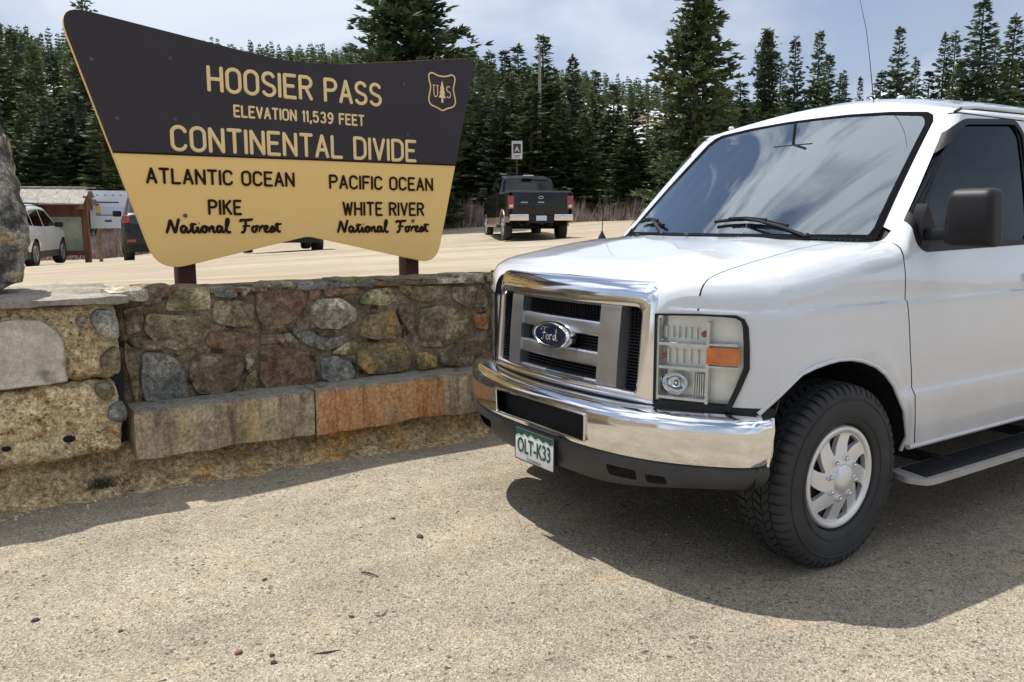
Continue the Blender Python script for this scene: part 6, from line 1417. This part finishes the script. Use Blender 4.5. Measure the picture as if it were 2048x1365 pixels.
# crossover cars
ST = ([.2,.45,.7,.95,1.05,1.3,1.55,1.7], [.93,.97,1.0,.985,.94,.86,.78,.70])
def crossover(root, paint, low, rim=None, rails=True):
    car(root, paint, (-2.25,2.2), 1.80, .24, 1.0, lambda x: interp(x, [-2.25,-2.2,-2.1,-1.75,-1.2,-.3,.35,1.12,1.5,1.95,2.12,2.2], [.85,1.05,1.12,1.50,1.62,1.66,1.60,1.12,1.04,.93,.80,.60]), ST, [(-1.32,.40),(1.35,.40)],
     [(round_poly([(-1.85,1.10),(-1.30,1.08),(-1.30,1.46),(-1.62,1.42)],.04),(0,2)),(round_poly([(-1.24,1.08),(-.38,1.06),(-.38,1.52),(-1.24,1.47)],.04),(0,2)),(round_poly([(-.30,1.06),(.92,1.08),(.28,1.48),(-.30,1.52)],.04),(0,2)),
      (round_poly([(-.2,1.16),(.66,1.16),(.55,1.54),(-.2,1.56)],.03),'front'),(round_poly([(-.2,1.14),(.62,1.14),(.52,1.46),(-.2,1.48)],.03),'rear')], .355, (-1.32,1.35), lower_paint=(low,.42), rim=rim)
    for s in (1,-1):
        g = G(); g.box((.50,s*.90,1.04),(.66,s*1.10,1.19),.04); g.build('door_mirror', black_pl, root)
        g = G(); g.box((-2.27,s*.70,.88),(-2.12,s*.86,1.05),.02); g.build('tail_light', red_lens, root)
        g = G(); g.box((-2.26,s*.60,.46),(-2.20,s*.78,.52),.01); g.build('rear_reflector', red_lens, root)
        g = G(); g.box((1.95,s*.52,.70),(2.16,s*.80,.82),.02); g.build('headlight', lens_glass, root)
        if rails: g = G(); g.tube([(-1.5,s*.62,1.66),(.1,s*.64,1.68)], .018, 6); g.build('roof_rail', black_pl, root)
    g = G(); g.box((-2.265,-.26,.62),(-2.25,.26,.74),.004); g.build('licence_plate', bpy.data.materials.get('small_plate') or mat('small_plate', (.55,.58,.60), .4, c2=(.40,.44,.48), ns=14), root)
suv = empty('crossover_car', (1.96,-21.6,.38), radians(252), 'small white crossover car parked at an angle in front of the kiosk', 'car')
suv.scale = (.96,.95,.94); crossover(suv, paint_w, grey_pl)
blk_ = empty('crossover_car', (-1.15,-19.15,lot_z(-1.15,-18.5)), radians(261), 'black crossover car seen from behind, cut off by the left edge of the pass sign', 'car')
crossover(blk_, paint_k, black_pl, rim=black_pl)
blk2 = empty('crossover_car', (-3.05,-15.9,lot_z(-3.0,-15.5)), radians(256), 'black car whose low dark bumper shows in the notch under the pass sign', 'car')
blk2.scale = (.95,.95,.95); crossover(blk2, paint_k, black_pl, rim=black_pl, rails=False)
g = G(); g.box((-2.30,-.62,.36),(-2.24,.62,.44),.02); g.build('bumper_strip', satin, blk2)
# black pickup
pk = empty('pickup_truck', (-11.05,-17.65,lot_z(-10.9,-17.1)-.02), radians(246), 'black pickup truck with tan lower panels seen from behind on the car park', 'pickup')
PKX = -2.95
ST2 = ([.3,.5,.75,1.05,1.25,1.42,1.7,1.95], [.94,.985,1.0,1.0,.985,.94,.85,.76])
def pk_top(x): return interp(x, [-1.0,-.97,-.80,-.2,.6,1.05,1.78,2.1,2.7,2.9,2.98], [1.34,1.36,1.84,1.93,1.93,1.86,1.34,1.30,1.20,1.05,.75])
car(pk, paint_k, (-1.0,2.98), 1.98, .44, 1.30, pk_top, ST2, [(2.05,.50)],
 [(round_poly([(-.80,1.40),(.15,1.38),(.15,1.80),(-.62,1.78)],.05),(0,2)),(round_poly([(.24,1.38),(1.50,1.38),(.92,1.77),(.24,1.80)],.05),(0,2)),
  (round_poly([(-.2,1.42),(.76,1.42),(.64,1.80),(-.2,1.83)],.05),'front'),(round_poly([(-.2,1.42),(.75,1.42),(.62,1.78),(-.2,1.81)],.05),'rear')], .40, (2.05,), lower_paint=(tan_pt,.66))
pk.scale = (.92,.90,.97)
g = G()   # cargo bed
P = round_poly([(-2.93,.50),(-2.93,1.34),(-1.02,1.34),(-1.02,.50)], .03, 2)
for s in (1,-1):
    g = G(); g.box((-2.90,s*.93,.66),(-1.02,s*.985,1.33),.02); g.build('bed_side', paint_k, pk)
g = G()
for s in (1,-1):
    g = G(); g.box((-1.30,s*.92,.45),(-1.02,s*.985,.66),.01); g.box((-2.92,s*.92,.52),(-2.40,s*.985,.66),.01)
    A_ = [(-1.85+.50*cos(pi*i/12), .42+.46*sin(pi*i/12)) for i in range(13)]; g.tube([(x, s*.985, z) for x, z in A_], .022, 6)
    g.build('lower_bed_side', tan_pt, pk)
g = G(); g.box((-2.95,-.86,.66),(-2.88,.86,1.33),.015); tg = g.build('tailgate', paint_k, pk)
g = G(); g.box((-2.955,-.30,1.24),(-2.949,-.30,1.25)); g.box((-2.90,-.90,.60),(-1.05,.90,.70)); g.build('bed_floor', seam_m, pk)
g = G(); g.box((-2.97,-.92,1.325),(-1.0,.92,1.375),.018); g.build('tonneau_cover', mat('tonneau_vinyl', (.05,.052,.055), .45, c2=(.075,.077,.08), ns=5), pk)
for s in (1,-1):
    g = G(); g.box((-2.965,s*.80,.88),(-2.86,s*.99,1.24),.02); tl = g.build('tail_light', red_lens, pk)
    g = G(); g.box((-2.972,s*.84,.92),(-2.960,s*.95,1.00),.004); g.build('reversing_lens', mat('clear_lens', (.6,.55,.55), .2, coat=1) if s == 1 else bpy.data.materials['clear_lens'], tl)
    g = G(); g.box((-3.08,s*.38,.56),(-2.90,s*.96,.74),.03); g.build('rear_bumper', mat('bumper_tan_chrome', (.72,.67,.60), .16, 1) if s == 1 else bpy.data.materials['bumper_tan_chrome'], pk)
    g = G(); g.box((1.28,s*1.0,1.34),(1.42,s*1.26,1.60),.04); g.build('door_mirror', black_pl, pk)
    g = G(); g.tube([(-.85,s*1.0,.42),(1.5,s*1.0,.42)], .045, 8); g.build('side_step', tan_pt, pk)
g = G(); g.box((-3.05,-.38,.50),(-2.90,.38,.70),.01); g.box((-3.12,-.04,.46),(-2.95,.04,.52)); g.build('step_pad', seam_m, pk)
g = G(); g.box((-3.06,-.16,.56),(-3.05,.16,.70),.002); plt = g.build('licence_plate', mat('pickup_plate', (.52,.60,.68), .4, c2=(.40,.52,.60), ns=12), pk)
V, F = text_geo('OKU-418'[:0]+'  ', .01) if False else ([], [])
ringV = [(-2.957, .075*cos(2*pi*i/20), 1.195+.032*sin(2*pi*i/20)) for i in range(20)]
g = G(); g.tube(ringV, .008, 6, closed=True); g.build('badge', chrome, tg)
g = G()
for k in range(4): g.box((-2.956,-.10+.05*k,1.05),(-2.952,-.065+.05*k,1.08))
for k in range(4): g.box((-2.956,.56-.055*k,1.045),(-2.952,.60-.055*k,1.075))
g.build('tailgate_emblem', satin, tg)
g = G(); g.box((-1.02,-.16,1.875),(-.83,.16,1.905),.01); g.build('high_brake_light', mat('brake_lens', (.75,.72,.72), .3, coat=1), pk)
g = G()
for s in (1,-1): g.box((-2.75,s*.30,.42),(-1.2,s*.42,.55))
g.tube([(-1.85,-.8,.40),(-1.85,.8,.40)], .07, 8); g.tube([(-2.9,.55,.45),(-2.2,.5,.45)], .035, 8); g.build('rear_axle', seam_m, pk)
for s in (1,-1): car_wheel(pk, -1.85, .86, s, .40, .26)
for s in (1,-1):
    g = G(); P = [(-1.85+.52*cos(pi*i/12), .42+.48*sin(pi*i/12)) for i in range(13)]; V = [(x, s*.95, z) for x, z in P]+[(x, s*.6, z) for x, z in P]; g.add(V, [(i,i+1,i+14,i+13) for i in range(12)]); g.build('wheel_well', dark_hole, pk, fix=False)

# ================================================================== KIOSK, BOARDS, SMALL SIGN, PERSON
redwood = mat('redwood_stain', (.135,.052,.03), .75, c2=(.21,.085,.05), ns=8, bump=.4, bs=30, stretch=(1,1,.15)); shing = mat('grey_shingle', (.24,.215,.185), .9, c2=(.40,.37,.32), ns=6, bump=.5, bs=30, rnd=1)
kz = .37; ks = empty('trail_kiosk', (1.6,-23.3,kz), radians(-20), 'red brown wooden trail kiosk with a shingled roof behind the white crossover', 'kiosk')
for x in (-1.55,1.55):
    g = G(); g.box((x-.07,-.08,-.1),(x+.07,.08,1.75)); g.build('post', redwood, ks)
    g = G(); g.tube([(x,-.72,1.52),(x,0,1.93),(x,.72,1.52)], .05, 4); g.box((x-.04,-.72,1.46),(x+.04,.72,1.54)); g.prism([(-.70,1.54),(0,1.92),(.70,1.54)], x-.02, x+.02, ax=(1,2)); g.build('rafter', redwood, ks)
g = G(); g.box((-1.5,-.05,.20),(1.5,.05,.33)); g.build('rail', redwood, ks); g = G(); g.box((-1.5,-.05,1.26),(1.5,.05,1.60)); g.build('rail', redwood, ks)
g = G(); g.box((-1.45,-.03,.33),(1.45,.03,1.26)); g.build('notice_panel', mat('notice_panel', (.34,.36,.27), .6, c2=(.42,.44,.34), ns=3, c3=(.26,.33,.26), ns3=2), ks)
for side_ in (1,-1):
    for row in range(4):
        for k in range(9):
            g = G(); y0 = .80-.19*row; z0 = 1.61+.107*row; x0 = -1.72+.375*k+(.08 if row % 2 else 0); w = .365
            g.add([(x0,side_*y0,z0),(x0+w,side_*y0,z0+.012*((k*7+row)%3)),(x0+w,side_*(y0-.23),z0+.15),(x0,side_*(y0-.23),z0+.15),(x0,side_*y0,z0-.03),(x0+w,side_*y0,z0-.03),(x0+w,side_*(y0-.23),z0+.12),(x0,side_*(y0-.23),z0+.12)],[(0,1,2,3),(4,5,6,7),(0,1,5,4),(1,2,6,5),(2,3,7,6),(3,0,4,7)]); g.build('shingle', shing, ks, smooth=False)
g = G(); g.box((-1.85,-.10,2.03),(1.85,.10,2.07)); g.build('ridge_cap', shing, ks)
ib = empty('map_board', (-1.10,-23.35,.33), radians(-10), 'white information board printed with maps, standing right of the kiosk', 'notice board')
g = G(); g.box((-1.05,-.03,.98),(1.05,.03,2.05),.01); g.build('panel', mat('board_white', (.66,.70,.76), .5, c2=(.60,.65,.72), ns=3), ib)
for x in (-.85,.85):
    g = G(); g.box((x-.05,-.09,-.1),(x+.05,-.03,1.9)); g.build('post', mat('pine_post', (.22,.155,.09), .85, c2=(.32,.24,.15), ns=8) if x < 0 else bpy.data.materials['pine_post'], ib)
prints = [((.28,1.70),(.92,1.74),(.05,.08,.12)),((.80,1.62),(.90,1.68),(.03,.06,.10)),((.76,1.46),(.90,1.60),(.65,.45,.12)),((.76,1.36),(.90,1.43),(.30,.34,.08)),((.25,1.34),(.90,1.37),(.06,.12,.22)),((.50,1.16),(.68,1.22),(.02,.06,.16)),((.18,1.18),(.26,1.25),(.04,.08,.2)),((-.35,1.58),(-.05,1.63),(.05,.12,.25)),((-.5,1.35),(.0,1.55),(.42,.52,.70)),((-.55,1.70),(-.1,1.78),(.45,.55,.70)),((.10,1.40),(.70,1.60),(.50,.60,.68)),((-.9,1.2),(-.6,1.5),(.15,.25,.4))]
for k in range(7): prints.append(((.85-.2*k,1.90),(.80-.2*k,1.94),(.20,.28,.45)))
for k, (a, b_, c) in enumerate(prints):
    g = G(); g.box((a[0],.030,a[1]),(b_[0],.034,b_[1])); g.build('print', mat('print_ink', c, .6), ib)
sgn2 = empty('camping_sign', (-17.3,-27.3,1.45), radians(58), 'small white sign with a dark tent symbol on a post above the black pickup', 'sign')
sgn2.rotation_euler.z = radians(-31)
sm = mat('sign_white', (.72,.70,.70), .5); dk = mat('sign_dark_red', (.085,.022,.03), .5)
g = G(); g.box((-.24,-.01,2.72),(.24,.01,3.50),.01); g.build('panel', sm, sgn2)
g = G(); g.box((-.165,.010,2.98),(.165,.014,3.38)); g.build('symbol_field', dk, sgn2)
g = G(); g.prism([(-.11,3.05),(0,3.28),(.11,3.05),(.045,3.05),(0,3.16),(-.045,3.05)], .014, .017, ax=(0,2)); g.build('tent_symbol', sm, sgn2)
g = G(); g.box((-.13,.010,2.86),(.13,.013,2.885)); g.box((-.10,.010,2.80),(.10,.013,2.825)); g.tube([(-.235,.012,2.73),(.235,.012,2.73),(.235,.012,3.49),(-.235,.012,3.49)], .008, 4, closed=True); g.build('print', dk, sgn2)
g = G(); g.box((-.03,-.06,-.1),(.03,-.01,3.4)); g.build('post', mat('sign_post_grey', (.07,.06,.05), .8), sgn2)
# small stones and sticks on the gravel
dks = mat('dark_pebble', (.035,.03,.027), .85, c2=(.07,.06,.05), ns=40); rdp = mat('red_pebble', (.16,.055,.045), .8, c2=(.22,.09,.07), ns=50)
for x, y, r_, m_, lb in [(1.31,-.31,.020,dks,'dark stone on the sunlit gravel left of the van bumper shadow'),(1.31,-.60,.013,dks,'small dark stone between the wall shadow and the van shadow'),(2.87,-.34,.016,dks,'flat dark stone on the gravel at the lower left of the picture'),
 (2.31,.30,.016,rdp,'dull red pebble on the gravel near the bottom edge'),(2.23,.43,.014,dks,'dark stone at the bottom edge left of the twig'),(2.22,.38,.011,dks,'smallest of the dark stones beside the red pebble'),(2.06,-.23,.012,dks,'brownish dark pebble alone in the middle of the gravel'),(2.62,-.09,.010,dks,'tiny dark pebble right of the flat dark stone'),(1.89,.27,.011,dks,'dark pebble further back than the twig')]:
    stone_at(x, y, r_*.75, m_, lb)
g = G(); g.tube([(2.10,.45,.006),(2.06,.47,.010),(2.015,.475,.006)], [.0022,.003,.002], 6); o = g.build('twig', mat('twig_brown', (.05,.03,.02), .9), None); tag(o, 'short dark twig lying on the gravel near the bottom edge', 'twig')
g = G(); g.tube([(1.70,-.08,.005),(1.68,-.04,.009),(1.66,0,.005)], [.003,.004,.002], 6); o = g.build('twig', bpy.data.materials['twig_brown'], None); tag(o, 'stubby bark fragment on the gravel left of the van', 'twig')
